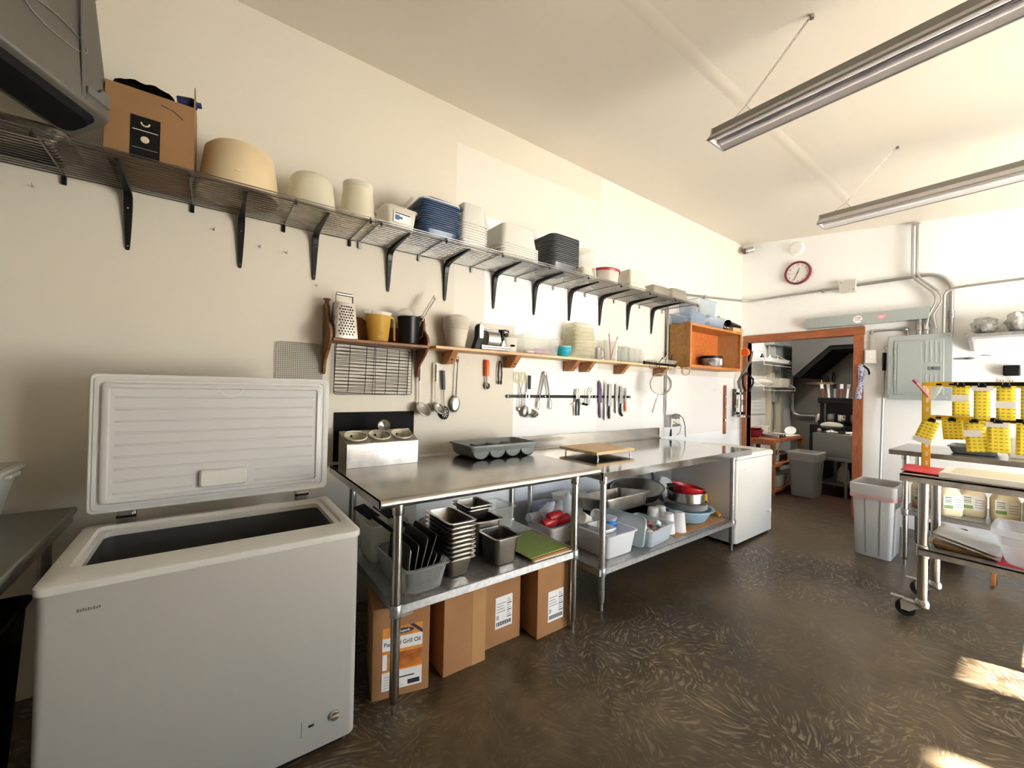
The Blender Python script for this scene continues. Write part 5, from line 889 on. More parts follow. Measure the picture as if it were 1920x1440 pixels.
# ================================================================== wall shelf at the right
t = T('wall_shelf', 'grey wall shelf with plastic bags right of the breaker panel', 'shelf', (.25, FW-.0005, 2.0)); O('board', M().box((-.80, -.24, 0), (.80, 0, .028)), GALV, t, bevel=.003); O('bracket', M().prism([(-.23, 0), (0, 0), (0, -.12), (-.02, -.12)], 'x', -.79, -.765), GALV, t)
for k, (x_, w_) in enumerate(((-.44, .085), (-.24, .07), (-.03, .09))):
    random.seed(20+k); ph = random.random()*6; r_ = (w_, .09, .10+.02*k); BAG = plastic_clear('bag film %d' % k, (.45, .45, .44), .35, .15, .4)
    m = M(); n_, q_ = 14, 10; rings = []
    for i in range(q_+1):
        a_ = -PI/2+PI*i/q_; rg = []
        for j in range(n_):
            b_ = 2*PI*j/n_; f_ = 1+.18*math.sin(3*b_+ph+2*i)+.1*math.sin(7*b_+i); rg.append((r_[0]*max(.02, math.cos(a_))**.6*math.cos(b_)*f_, r_[1]*max(.02, math.cos(a_))**.6*math.sin(b_)*f_, r_[2]*(1+math.sin(a_))*.8))
        rings.append(rg)
    o = T('plastic_bag', ['clear bag of grey cups at the left end of the wall shelf', 'clear bag with a white knot in the middle of the wall shelf', 'clear bag at the right on the wall shelf'][k], 'bag', (x_, FW-.13, 2.0295)); O('film', M().loft(rings), BAG, o)
    O('cup_inside', rtub(.04, .05, .09, m=M(), c=(0, 0, .006)), mat('grey cups %d' % k, (.30, .30, .29), .4), o)
    if k == 1: O('knot', M().sph((0, -.06, .12), .04, 8, 6, (.7, .6, 1.5)), PAPER, o)
t = T('door_hasp', 'small metal hasp on the wall right of the breaker panel', 'hasp', (-.58, FW-.0005, 1.81)); O('strap', M().prism([(-.075, -.008), (.04, -.012), (.075, 0), (.04, .014), (-.075, .010)], 'y', -.006, 0), CONDUIT, t); O('slot', M().box((.0, -.008, -.004), (.03, -.005, .005)), INK, t); O('loose_clip', M().tube([(.11, -.006, .025), (.14, -.01, .028), (.155, -.006, .022), (.175, -.006, .025)], .004, 5), CONDUIT, t)
t = T('power_adapter', 'black power adapter plugged in at the wall', 'adapter', (-.278, FW-.0005, 1.682)); O('body', M().box((-.052, -.075, -.05), (.052, -.012, .05)), BLACK, t, bevel=.010); O('prongs', M().box((-.02, -.013, -.01), (.02, .0, .01)), STEEL, t)
t = T('power_outlet', 'ivory duplex outlet below the black adapter', 'outlet', (-.31, FW-.0005, 1.585)); O('plate', M().box((-.06, -.006, -.035), (.06, 0, .035)), PAPER, t, bevel=.002)
for x_ in (-.028, .028): s_ = O('socket', M().cyl((x_, -.006, 0), (x_, -.012, 0), .022, n=16), mat('ivory %d' % (x_ > 0), (.72, .68, .55), .4), t); O('slots', M().box((x_-.01, -.0128, -.006), (x_-.006, -.0115, .006)).box((x_+.006, -.0128, -.006), (x_+.01, -.0115, .006)), INK, s_)
o = O('surface_raceway', M().box((-.65, -.03, -.02), (.30, 0, .02)), CONDUIT, None, (-.0, FW-.0005, 1.60-.06), bevel=.003); tag(o, 'grey surface raceway running right from the breaker panel', 'raceway')
# ================================================================== trash can by the doorway
CAN = mat('light grey bin plastic', (.50, .515, .53), .5); 
t = T('trash_can', 'slim grey trash can with white liner by the doorway', 'trash can', (-.985, 4.87, 0), .03); O('body', tub(.142, .20, .63, .03, .86, .008, .004, .02), CAN, t)
for x_ in (-.05, .05): O('moulded_groove', M().hexa([(x_*.9-.004, -.1745, .03), (x_*.9+.004, -.1745, .03), (x_*.9+.004, -.17, .03), (x_*.9-.004, -.17, .03), (x_*1.05-.004, -.2, .56), (x_*1.05+.004, -.2, .56), (x_*1.05+.004, -.19, .56), (x_*1.05-.004, -.19, .56)]), mat('groove grey', (.22, .23, .24), .6), t)
m = M(); m.loft([rr(.150, .208, .032, .52, 6), rr(.156, .214, .034, .56, 6), rr(.158, .216, .034, .638, 6), rr(.140, .198, .03, .642, 6), rr(.132, .19, .03, .45, 6)], False, False); O('liner', m, plastic_clear('white liner film', (.80, .80, .80), .72), t); O('drawstring', M().loft([rr(.156, .214, .033, .515, 6), rr(.158, .216, .033, .53, 6), rr(.158, .216, .033, .548, 6)], False, False), plastic_clear('pink drawstring', (.85, .55, .56), .8), t)
# ================================================================== steel table by the far wall
t3 = steel_table('prep_table', 'steel table behind the rolling cart by the far wall', -.875, .75, 4.68, 5.45, .965, [(-.78, 4.735), (-.80, 5.38), (.66, 4.735), (.66, 5.38)], .47, (-.80, .70, 4.72, 5.40), False, legmat=STEEL, lip=.02)
O('front_lip', M().box((-.81, -.387, .925), (.81, -.383, .965)), STEEL_D, t3); O('side_lip', M().box((-.816, -.385, .925), (-.8125, .385, .965)), STEEL_D, t3)
MAYO = mat('mayonnaise cream', (.90, .78, .52), .45); GRN = mat('green print', (.22, .36, .10), .6)
def gallon(label, x_, y_, rz):
    t = T('gallon_jar', label, 'jar', (x_, y_, .4705), rz); O('body', M().loft([rr(.066, .066, .03, 0, 4), rr(.074, .074, .035, .012, 4), rr(.075, .075, .035, .16, 4), rr(.06, .06, .04, .20, 4), rr(.05, .05, .045, .215, 4)]), MAYO, t); O('screw_cap', M().lathe([(.054, .21), (.055, .215), (.055, .24), (.05, .245), (.001, .245)], 20), WHITE_P, t)
    l_ = O('paper_label', M().box((-.062, -.0765, .055), (.062, -.0745, .165)), PAPER, t); O('green_band', M().box((-.058, -.0775, .062), (-.002, -.0763, .088)), GRN, l_); 
    for k in range(4): O('print_line', M().box((-.052, -.0775, .105+.014*k), (-.01, -.0763, .110+.014*k)), INK if k % 2 else GRN, l_); O('print_line', M().box((.008, -.0775, .072+.02*k), (.055, -.0763, .080+.02*k)), mat('pale print', (.5, .5, .55), .7), l_)
gallon('cream gallon jar at the left end under the steel table', -.71, 5.0, .2); gallon('cream gallon jar half hidden behind the cart leg', -.55, 4.84, .6); gallon('cream gallon jar with green label, third under the steel table', -.425, 4.99, .15); gallon('cream gallon jar with green label, fourth under the steel table', -.255, 4.97, .2); gallon('cream gallon jar at the right edge under the steel table', -.09, 4.90, .2)
# stuff on the steel table
t = T('grey_bin', 'shallow grey tray on the steel table behind the yellow sheets', 'tray', (-.42, 5.05, .966)); O('body', tub(.13, .17, .06, .03, .9, .01, .003), GREY_P, t)
t = T('white_bin', 'white translucent bin on the steel table behind the yellow sheets', 'bin', (-.15, 5.05, .966)); O('body', tub(.10, .16, .16, .03, .9, .01, .003), FROST, t)
t = T('foot_stool', 'orange wooden step stool under the cart and table', 'stool', (-.10, 4.90, 0)); O('seat', M().box((-.24, -.13, .20), (.24, .13, .225)), WOOD_O, t, bevel=.003)
for x_ in (-.20, .20): O('end_board', M().prism([(-.11, 0), (-.06, 0), (-.03, .06), (.03, .06), (.06, 0), (.11, 0), (.10, .20), (-.10, .20)], 'x', x_-.011, x_+.011), WOOD_O, t, bevel=.002)
o = T('black_crate', 'black crate on the floor behind the steel table legs', 'crate', (-.62, 5.25, 0)); O('body', tub(.13, .12, .26, .02, .95, .008, .004), BLACK_M, o)
o = T('dark_crate', 'low dark box behind the trash can by the door casing', 'box', (-1.22, 5.76, 0)); O('body', tub(.10, .10, .16, .02, .95, .006, .004), BLACK_M, o)
# ================================================================== rolling cart with the yellow sheet rack
ZINC = mat('zinc plate', (.58, .57, .55), .45, .25)
ct = T('rolling_cart', 'galvanised rolling cart with lower shelf at the right', 'cart', (.15, 3.885, 0)); X0, X1, Y0, Y1 = -.775, .40, -.265, .265
m = M(); m.box((X0, Y0, .905), (X1, Y1, .92))
for a_, b_ in (((X0, Y0, .872), (X1, Y0+.004, .92)), ((X0, Y1-.004, .872), (X1, Y1, .92)), ((X0, Y0, .872), (X0+.004, Y1, .92)), ((X1-.004, Y0, .872), (X1, Y1, .92))): m.box(a_, b_)
O('top_shelf', m, mat('scuffed galvanised lip', (.46, .445, .43), .5, .35, noise=(16, .2)), ct, bevel=.003)
m = M(); m.box((X0+.09, Y0+.01, .45), (X1-.09, Y1-.01, .463)); m.box((X0+.09, Y0+.01, .418), (X1-.09, Y0+.016, .463)); m.box((X0+.09, Y1-.016, .418), (X1-.09, Y1-.01, .463)); O('lower_shelf', m, GALV, ct, bevel=.002)
for x_ in (-.669, .31):
    for y_ in (-.223, .219):
        lg = O('leg', M().cyl((x_, y_, .10), (x_, y_, .875), .0255, n=16), STEEL, ct); O('shelf_collar', M().lathe([(.028, 0), (.032, .004), (.032, .075), (.028, .08)], 16, (x_, y_, .40)), STEEL, lg); O('foot_socket', M().lathe([(.03, 0), (.036, .006), (.036, .035), (.03, .045), (.026, .05)], 16, (x_, y_, .085), True), STEEL, lg)
        cs = O('caster', M().cyl((x_-.075, y_-.014, .052), (x_-.075, y_+.014, .052), .052, n=24), RUBBER, ct, bevel=.006); O('wheel_hub', M().cyl((x_-.075, y_-.0155, .052), (x_-.075, y_+.0155, .052), .028, n=20), BLACK_M, cs)
        O('caster_fork', M().prism([(x_-.095, .04), (x_-.055, .04), (x_-.015, .075), (x_+.02, .088), (x_+.02, .10), (x_-.08, .112), (x_-.10, .095)], 'y', y_-.024, y_-.017).prism([(x_-.095, .04), (x_-.055, .04), (x_-.015, .075), (x_+.02, .088), (x_+.02, .10), (x_-.08, .112), (x_-.10, .095)], 'y', y_+.017, y_+.024).box((x_-.09, y_-.024, .098), (x_+.02, y_+.024, .106)), ZINC, cs, bevel=.002); O('brake_pedal', M().box((x_-.15, y_-.018, .108), (x_-.085, y_+.018, .114)), ZINC, cs, bevel=.002)
o = O('red_mat', M().grid(lambda u, v: (-.115+.23*u, -.19+.38*v, .001+.012*(1-u)*abs(v-.5)*2), 6, 8), mat('red flexible mat', (.72, .03, .05), .45), None, (-.535, 3.87, .923), (0, 0, .1)); tag(o, 'red flexible cutting mat on the left of the cart top', 'mat'); sm = o.modifiers.new('thickness', 'SOLIDIFY'); sm.thickness = .003
t = T('cutting_board', 'thick white cutting board on the rolling cart', 'board', (.01, 3.845, .921), .0); O('board', M().box((-.46, -.21, 0), (.46, .21, .034)), mat('white board plastic', (.88, .88, .84), .5), t, bevel=.004); O('worn_patch', M().loft([rr(.42, .16, .05, .0336, 4), rr(.42, .16, .05, .0345, 4)]), mat('yellowed board centre', (.76, .73, .55), .55), t)
YW = mat('yellow slotted steel', (.86, .54, .03), .4)
rk = T('sticker_rack', 'yellow slotted angle rack with black bars standing on the cart', 'rack', (.0, 4.02, .9215))
for k, x_ in enumerate((-.56, .50)):
    m = M(); m.box((x_-.022, -.0015, 0), (x_+.022, .0015, .60)); m.box((x_-.022, -.0015, 0), (x_-.019, .03, .60)); p_ = O('upright', m, YW, rk)
    for z_ in [.04+.062*q for q in range(9)]: O('slot', M().loft([[(x_+.004+q[0], y_, z_+q[1]) for q in rr(.007, .017, .006, 0, 2)] for y_ in (-.0022, -.001)]), WHITE_P if int(z_*100) % 3 else BLACK_M, p_)
for z_ in (.36, .588):
    m = M(); m.box((-.56, -.006, z_-.020), (.50, -.003, z_+.014)); br_ = O('cross_bar', m, YW, rk)
    for x_ in (-.50, -.44): O('slot', M().loft([[(x_+q[0], y_, z_-.003+q[1]) for q in rr(.014, .006, .005, 0, 2)] for y_ in (-.0068, -.0058)]), BLACK_M, br_)
    O('black_bar', M().box((-.43 if z_ > .5 else -.30, -.014, z_-.012), (.49, -.006, z_+.012)), BLACK, br_)
def sheet_mat():
    m, n, l, p = nodes('yellow sticker sheet'); tc = n.new('ShaderNodeTexCoord'); sp = n.new('ShaderNodeSeparateXYZ'); l.new(tc.outputs['Object'], sp.inputs[0])
    def wave(sock, per, th):
        a_ = n.new('ShaderNodeMath'); a_.operation = 'MULTIPLY'; a_.inputs[1].default_value = 1/per; l.new(sock, a_.inputs[0]); f_ = n.new('ShaderNodeMath'); f_.operation = 'FRACT'; l.new(a_.outputs[0], f_.inputs[0])
        s_ = n.new('ShaderNodeMath'); s_.operation = 'SUBTRACT'; s_.inputs[1].default_value = .5; l.new(f_.outputs[0], s_.inputs[0]); ab = n.new('ShaderNodeMath'); ab.operation = 'ABSOLUTE'; l.new(s_.outputs[0], ab.inputs[0]); lt = n.new('ShaderNodeMath'); lt.operation = 'LESS_THAN'; lt.inputs[1].default_value = th; l.new(ab.outputs[0], lt.inputs[0]); return lt.outputs[0]
    mu = n.new('ShaderNodeMath'); mu.operation = 'MULTIPLY'; l.new(wave(sp.outputs['X'], .0225, .28), mu.inputs[0]); l.new(wave(sp.outputs['Z'], .0225, .16), mu.inputs[1])
    mx = n.new('ShaderNodeMix'); mx.data_type = 'RGBA'; mx.inputs[6].default_value = (.95, .76, .06, 1); mx.inputs[7].default_value = (.50, .36, .03, 1); l.new(mu.outputs[0], mx.inputs[0]); l.new(mx.outputs[2], p.inputs['Base Color']); p.inputs['Roughness'].default_value = .6; return m
SHEET = sheet_mat()
def sheet(label, x_, y_, ztop, w_, h_, rz=0, rot=0, patch=None, head=False, clip=True):
    t = T('sticker_sheet', label, 'sheet', (x_, y_, ztop), rot=(0, rot, rz)); m = M(); m.grid(lambda u, v: (-w_/2+w_*u, -.004*math.sin(3*v+u*2), -h_*v), 4, 6); s_ = O('sheet', m, SHEET, t); q = s_.modifiers.new('thickness', 'SOLIDIFY'); q.thickness = .0006
    if patch: O('peeled_patch', M().box((-w_/2-.004, -.0065, -h_*patch[1]), (w_/2*patch[2], -.0045, -h_*patch[0])), PAPER, t)
    if head: O('header_card', M().box((-w_/2-.008, -.007, -.028), (w_/2+.012, -.005, .004)), PAPER, t)
    if clip: c_ = O('binder_clip', M().prism([(-.02, -.006), (.02, -.006), (.017, .016), (-.017, .016)], 'y', -.012, .006), BLACK, t, bevel=.002); O('clip_wire', M().tube([(-.012, -.014, .004), (-.014, -.016, .018), (0, -.017, .025), (.014, -.016, .018), (.012, -.014, .004)], .0016, 5), CHROME, c_)
TZ, MZ = 1.497, 1.268
sheet('yellow label sheet with a torn white patch, first on the top bar', -.395, 3.985, TZ, .078, .21, 0, 0, (.28, .50, .9)); sheet('yellow label sheet with a white header, second on the top bar', -.303, 3.985, TZ-.004, .070, .225, 0, 0, None, True); sheet('yellow label sheet with a white middle band, third on the top bar', -.205, 3.985, TZ, .078, .215, 0, 0, (.44, .64, 1.0)); sheet('clear gold label sheet hanging at the right end of the top bar', -.11, 3.985, TZ, .075, .20)
sheet('yellow label sheet hanging crooked at the left of the lower bar', -.527, 3.98, MZ-.01, .090, .165, 0, .33, (.78, 1.0, .95)); sheet('yellow label sheet behind the crooked one on the lower bar', -.435, 4.0, MZ+.0, .10, .13, 0, -.08); sheet('yellow label sheet with a large white gap on the lower bar', -.335, 3.975, MZ-.002, .098, .195, 0, -.10, (.28, .50, .55)); sheet('yellow label sheet with a white top strip on the lower bar', -.235, 3.975, MZ, .094, .19, 0, -.02, (.0, .16, .9), False); sheet('yellow label sheet at the right edge of the lower bar', -.12, 3.975, MZ+.004, .09, .195)
t = T('marker_pen', 'pink marker pen held in a clear cone on the rack corner', 'pen', (-.56, 3.99, 1.40)); O('pen', M().cyl((.015, 0, .02), (-.05, -.01, .12), .008, n=10), mat('dusty pink plastic', (.62, .22, .26), .4), t); O('pen_cap', M().cyl((-.045, -.009, .112), (-.062, -.012, .137), .009, n=10), mat('dark pink plastic', (.35, .05, .09), .4), t)
t = T('clear_cone', 'clear plastic cone pouch on the yellow rack corner', 'pouch', (-.53, 3.99, 1.40)); O('film', M().loft([[(.012*math.cos(k*PI/8), .008*math.sin(k*PI/8), 0) for k in range(16)], [(.005+.05*math.cos(k*PI/8), .022*math.sin(k*PI/8), .095) for k in range(16)]], True, False), CLEAR, t)
# lower shelf of the cart
SG = mat('stained sheet pan', (.42, .27, .10), .35, .7, noise=(8, .3)); LZ = .4635
o = O('red_mat', M().box((-.24, -.20, 0), (.24, .20, .003)), mat('red mat lower', (.70, .02, .05), .5), None, (.02, 3.87, LZ)); tag(o, 'red mat under the clear tub on the lower cart shelf', 'mat')
t = T('sheet_pan', 'brown stained sheet pan on the lower cart shelf', 'pan', (-.355, 3.885, LZ)); O('body', tub(.135, .172, .032, .02, .94, .008, .002, .004), SG, t)
for k in range(2):
    o = O('folded_towel', M().grid(lambda u, v: (-.14+.28*u, -.17+.34*v, .055+.008*k+.035*(1-u)**2-.030*u*u*(.4+.6*abs(v-.5)*2)+.004*math.sin(14*v+3*u)), 12, 12), mat('white towel %d' % k, (.66, .66, .66), .9), None, (-.345+.005*k, 3.88, LZ+.0-.012+.012*k)); q = o.modifiers.new('thickness', 'SOLIDIFY'); q.thickness = .008; tag(o, ['lower folded white towel on the sheet pan', 'upper folded white towel sagging over the sheet pan'][k], 'towel')
t = T('clear_tub', 'large clear tub on the lower cart shelf', 'tub', (.02, 3.83, LZ+.0035)); O('body', tub(.245, .17, .20, .06, .86, .018, .003, .03), plastic_clear('cool clear plastic', (.80, .82, .86), .36), t); O('handle_panel', M().box((-.22, -.185, .12), (-.06, -.178, .165)), plastic_clear('cool handle', (.8, .82, .88), .5), t, bevel=.003)
# ================================================================== kitchen seen through the doorway
KX0, KX1, KE = -3.1, .2, 9.0
ST('wall_kitchen_left', M().box((KX0-.12, FY0+.12, 0), (KX0, KE, 2.72)), WALL_W, smooth=False); ST('wall_kitchen_far', M().box((KX0-.12, KE, 0), (KX1, KE+.12, 2.72)), mat('dull wall metal', (.20, .19, .165), .42, .5, noise=(1.5, .2)), smooth=False)
ST('wall_kitchen_right', M().box((KX1, FY0+.12, 0), (KX1+.12, KE+.12, 2.72)), WALL_C, smooth=False); ST('ceiling_kitchen', M().box((KX0-.12, FY0+.12, 2.72), (KX1+.12, KE+.12, 2.80)), mat('grey kitchen ceiling', (.40, .40, .38), .7), smooth=False); ST('wall_kitchen_front', M().box((KX0-.12, FY0+.005, 0), (WX-.151, FY0+.12, 2.72)), WALL_W, smooth=False)
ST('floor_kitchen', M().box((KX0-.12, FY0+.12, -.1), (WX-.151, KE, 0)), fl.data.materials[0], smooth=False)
ST('trim_4', M().box((KX0, 7.86, 0), (KX0+.09, 8.0, 2.0)), mat('cream pilaster', (.66, .62, .48), .6), bevel=.004); ST('trim_5', M().box((KX0, 8.28, .1), (KX0+.09, 8.42, 2.0)), mat('cream pilaster two', (.62, .58, .45), .6), bevel=.004)
kt = T('work_table', 'brown wooden three-tier table inside the kitchen doorway', 'table', (-2.68, 6.80, 0))
for z_ in (.78, .44, .09):
    for k in range(5): O('plank', M().box((-.33+.132*k, -.55, z_-.045), (-.33+.132*k+.128, .55, z_)), TRIM, kt, bevel=.003)
for x_ in (-.30, .30):
    for y_ in (-.50, .50): O('leg', M().box((x_-.025, y_-.025, 0), (x_+.025, y_+.025, .735)), WOOD_B, kt)
for y_ in (-.55, .53): O('apron', M().box((-.33, y_, .70), (.33, y_+.02, .735)), TRIM, kt)
t = T('red_bowl', 'red bowl on the kitchen table behind the door casing', 'bowl', (-2.68, 6.42, .7805)); O('bowl', M().lathe([(.001, 0), (.06, .001), (.10, .04), (.125, .11), (.118, .11), (.09, .04), (.001, .01)], 28), mat('deep red bowl', (.22, .01, .025), .3), t)
t = T('steel_bowl', 'shiny steel bowl nested in the red bowl', 'bowl', (-2.68, 6.42, .845)); O('bowl', M().lathe([(.001, 0), (.05, .001), (.085, .03), (.10, .075), (.094, .075), (.001, .01)], 28), CHROME, t)
t = T('clear_tub', 'clear tub beside the red bowl on the kitchen table', 'tub', (-2.72, 6.70, .7805)); O('body', tub(.09, .10, .15, .03, .9, .008, .002), FROST, t)
t = T('flat_tin', 'flat grey metal tin on the kitchen table', 'tin', (-2.50, 6.62, .7805)); O('body', M().box((-.12, -.12, 0), (.12, .12, .05)), STEEL, t, bevel=.008); O('knob', M().cyl((.121, .02, .03), (.135, .02, .03), .018, n=12), CHROME, t)
o = O('white_tray', M().loft([rr(.17, .20, .02, 0, 3), rr(.18, .21, .02, .012, 3)]), WHITE_P, None, (-2.56, 7.10, .7805)); tag(o, 'white tray at the back of the kitchen table', 'tray')
t = T('small_dish', 'small pale dish tilted up on the white kitchen tray', 'dish', (-2.47, 7.18, .835), rot=(.9, .2, 0)); O('dish', M().lathe([(.001, 0), (.06, .002), (.075, .012), (.06, .006), (.001, .004)], 24), mat('pale dish', (.7, .72, .70), .3), t, (0, 0, .03))
for k in range(3): t = T('steel_pot', ['left steel pot on the middle tier of the kitchen table', 'right steel pot on the middle tier of the kitchen table', 'rear steel pot on the middle tier of the kitchen table'][k], 'pot', (-2.47-.10*(k == 2), 6.62+.19*k, .4405)); O('body', M().lathe([(.001, 0), (.075, 0), (.085, .01), (.088, .10), (.095, .104), (.085, .10), (.08, .012)], 24), CHROME, t)
t = T('ladle_handle', 'dark ladle handle leaning above the steel pots', 'ladle', (-2.42, 6.55, .55), rot=(-.5, .1, 0)); O('handle', M().cyl((0, 0, 0), (0, 0, .2), .010, n=8), STEEL_D, t)
t = T('dish_tub', 'pale tub on the bottom tier of the kitchen table', 'tub', (-2.50, 6.62, .0905)); O('body', tub(.14, .15, .17, .03, .88, .012, .003), mat('pale green grey tub', (.50, .52, .47), .5), t)
t = T('trash_can', 'grey trash can with white liner inside the kitchen', 'trash can', (-2.13, 6.765, 0)); O('body', tub(.16, .20, .60, .03, .84, .008, .004, .02), mat('grey kitchen can', (.26, .28, .28), .5), t); O('liner', M().loft([rr(.168, .208, .03, .50, 6), rr(.172, .212, .03, .54, 6), rr(.174, .214, .03, .612, 6), rr(.15, .19, .03, .615, 6), rr(.14, .18, .03, .45, 6)], False, False), plastic_clear('kitchen liner film', (.70, .70, .68), .7), t)
KS = mat('kitchen steel', (.24, .235, .22), .38, .85)
t = T('equipment_stand', 'low steel equipment stand in the kitchen', 'stand', (-1.78, 7.35, 0)); O('top', M().box((-.30, -.36, .50), (.85, .40, .54)), KS, t, bevel=.003); O('shelf', M().box((-.28, -.32, .16), (.80, .38, .175)), KS, t)
for x_ in (.03, .78):
    for y_ in (-.33, .36): O('leg', M().cyl((x_, y_, 0), (x_, y_, .5), .02, n=10), KS, t)
for x_ in (-.27,): O('leg', M().cyl((x_, .36, 0), (x_, .36, .5), .02, n=10), KS, t)
t = T('steam_well', 'boxy steel steam well on the equipment stand', 'steam table', (-1.72, 7.38, .541)); O('cabinet', M().box((-.42, -.36, 0), (.80, .36, .33)), KS, t, bevel=.006); O('top_opening', M().box((-.36, -.28, .331), (.74, .28, .334)), BLACK, t)
for k in range(4): O('well_lid', M().lathe([(.001, .03), (.07, .028), (.085, .006), (.085, 0)], 20), CHROME, t, (-.25+.22*k, -.12, .335))
t = T('flour_sack', 'pale folded cloth on the steam well', 'cloth', (-2.02, 7.40, .912)); O('cloth', M().sph((0, 0, .05), .11, 14, 8, (1.3, 1.2, .5)), mat('grey cloth', (.36, .35, .32), .9), t)
t = T('white_jug', 'white plastic jug under the equipment stand', 'jug', (-1.86, 7.35, .176)); O('body', M().lathe([(.001, 0), (.07, 0), (.075, .01), (.07, .15), (.03, .22), (.025, .26), (.001, .26)], 18), mat('white jug plastic', (.6, .58, .54), .5), t)
rg = T('cooking_range', 'black cooking range at the back of the kitchen', 'range', (-1.55, 8.45, 0)); O('oven_body', M().box((-.95, -.40, .08), (1.3, .45, .92)), BLACK, rg, bevel=.006); O('back_riser', M().box((-.95, .40, .92), (1.3, .45, 1.35)), BLACK, rg)
for k in range(6): O('control_knob', M().cyl((-.80+.16*k, -.40, .84), (-.80+.16*k, -.44, .84), .03, n=14), CHROME, rg)
for k in range(4): O('burner_grate', M().box((-.85+.42*k, -.3, .92), (-.50+.42*k, .3, .95)), BLACK_M, rg, bevel=.004)
for k in range(6):
    x_ = -2.42+.15*k; t = T('steel_container', ['first', 'second', 'third', 'fourth', 'fifth', 'sixth'][k]+' steel canister from the left on the dark range', 'canister', (x_, 8.25+.05*(k % 2), .951)); O('body', M().lathe([(.001, 0), (.055, 0), (.06, .01), (.06, .13+.05*(k > 3)), (.05, .15+.05*(k > 3)), (.001, .15+.05*(k > 3))], 18), STEEL_D if k % 2 else CHROME, t)
ksf = T('ledge_shelf', 'narrow pale shelf on the kitchen metal wall', 'shelf', (-2.65, KE-.0005, 1.60)); O('board', M().box((-.17, -.14, 0), (.24, 0, .04)), WOOD_P, ksf, bevel=.003)
for k in range(3): t = T('spice_bottle', ['left spice bottle on the kitchen ledge shelf', 'middle spice bottle on the kitchen ledge shelf', 'right tall bottle on the kitchen ledge shelf'][k], 'bottle', (-2.60+.09*k, KE-.07, 1.6405)); O('body', M().lathe([(.001, 0), (.025, 0), (.026, .07+.06*(k == 2)), (.01, .10+.06*(k == 2)), (.01, .12+.06*(k == 2)), (.001, .12+.06*(k == 2))], 14), BLACK if k else CHROME, t)
t = T('utensil_holder', 'black utensil holder crowded with handles in the kitchen', 'holder', (-2.10, 8.0, 1.28)); O('holder_box', M().box((-.26, -.05, 0), (.30, .09, .09)), BLACK, t, bevel=.006); O('support', M().box((-.24, .0, -.36), (-.20, .04, 0)), BLACK, t); O('support', M().box((.2, .0, -.36), (.24, .04, 0)), BLACK, t)
for k in range(7):
    o = T('kitchen_utensil', '%s utensil standing in the black kitchen holder' % ['first', 'second', 'third', 'fourth', 'fifth', 'sixth', 'seventh'][k], 'utensil', (-2.30+.075*k, 8.02, 1.32), rot=(0, -.12+.05*k, 0)); O('handle', M().box((-.014, -.006, 0), (.014, .006, .20)), [mat('dark red handle', (.25, .05, .04), .4), PAPER, STEEL][k % 3], o, bevel=.003); O('end', M().box((-.022, -.004, .19), (.022, .004, .27)), [BLACK, PAPER, STEEL][(k+1) % 3], o, bevel=.003)
t = T('exhaust_hood', 'grey steel exhaust hood with a slanted side in the kitchen', 'hood', (-2.0, 8.35, 1.70)); O('canopy', M().prism([(-.72, .66), (-.72, .05), (-.69, .02), (-.20, .50), (1.9, .50), (1.9, .66)], 'y', -.45, .55), mat('hood grey steel', (.085, .083, .077), .5, .2), t, bevel=.003); O('dark_interior', M().prism([(-.62, -.01), (-.18, .44), (1.9, .44), (1.9, .50), (-.20, .50), (-.69, .02)], 'y', -.40, .50), BLACK_M, t)
t = T('breaker_panel', 'grey breaker panel on the kitchen wall', 'panel', (KX0+.0005, 8.50, 1.95)); O('can', M().box((0, -.30, -.45), (.10, .26, .33)), PANEL_G, t, bevel=.004); O('cover', M().box((.10, -.32, -.47), (.112, .28, .35)), PANEL_G, t, bevel=.003); O('notice_sheet', M().box((.113, -.02, -.46), (.115, .25, -.08)), PAPER, t); O('door', M().box((.112, -.27, -.05), (.118, .23, .30)), PANEL_G, t, bevel=.002)
for k in range(4): O('notice_line', M().box((.115, .02, -.15-.05*k), (.1158, .16-.02*k, -.14-.05*k)), INK, t)
t = T('meter_box', 'grey meter box with pipes high on the kitchen wall', 'box', (KX0+.0005, 7.95, 2.36)); O('box', M().box((0, -.18, -.10), (.16, .20, .16)), PANEL_G, t, bevel=.004); 
for k in range(5): O('pipe', M().cyl((.06, -.12+.06*k, -.28), (.06, -.12+.06*k, -.1), .013, n=8), CONDUIT, t)
t = T('kitchen_outlet', 'outlet box with conduit below the wire baskets in the kitchen', 'outlet', (KX0+.0905, 7.93, 1.36)); O('box', M().box((0, -.06, -.09), (.05, .06, .09)), PANEL_G, t, bevel=.004); O('cord', M().tube([(.03, 0, -.09), (.03, .01, -.3), (.03, -.01, -.56)], .012, 7), CONDUIT, t)
o = O('bent_pipe', M().tube([(0, 0, .42), (0, 0, .12), (.03, .01, .03), (.12, .03, 0), (.45, .05, 0)], .03, 10), CONDUIT, None, (KX0+.07, 8.86, 1.02)); tag(o, 'thick grey pipe bending at the corner of the kitchen wall', 'pipe')
WWIRE = mat('white coated wire', (.80, .80, .80), .4)
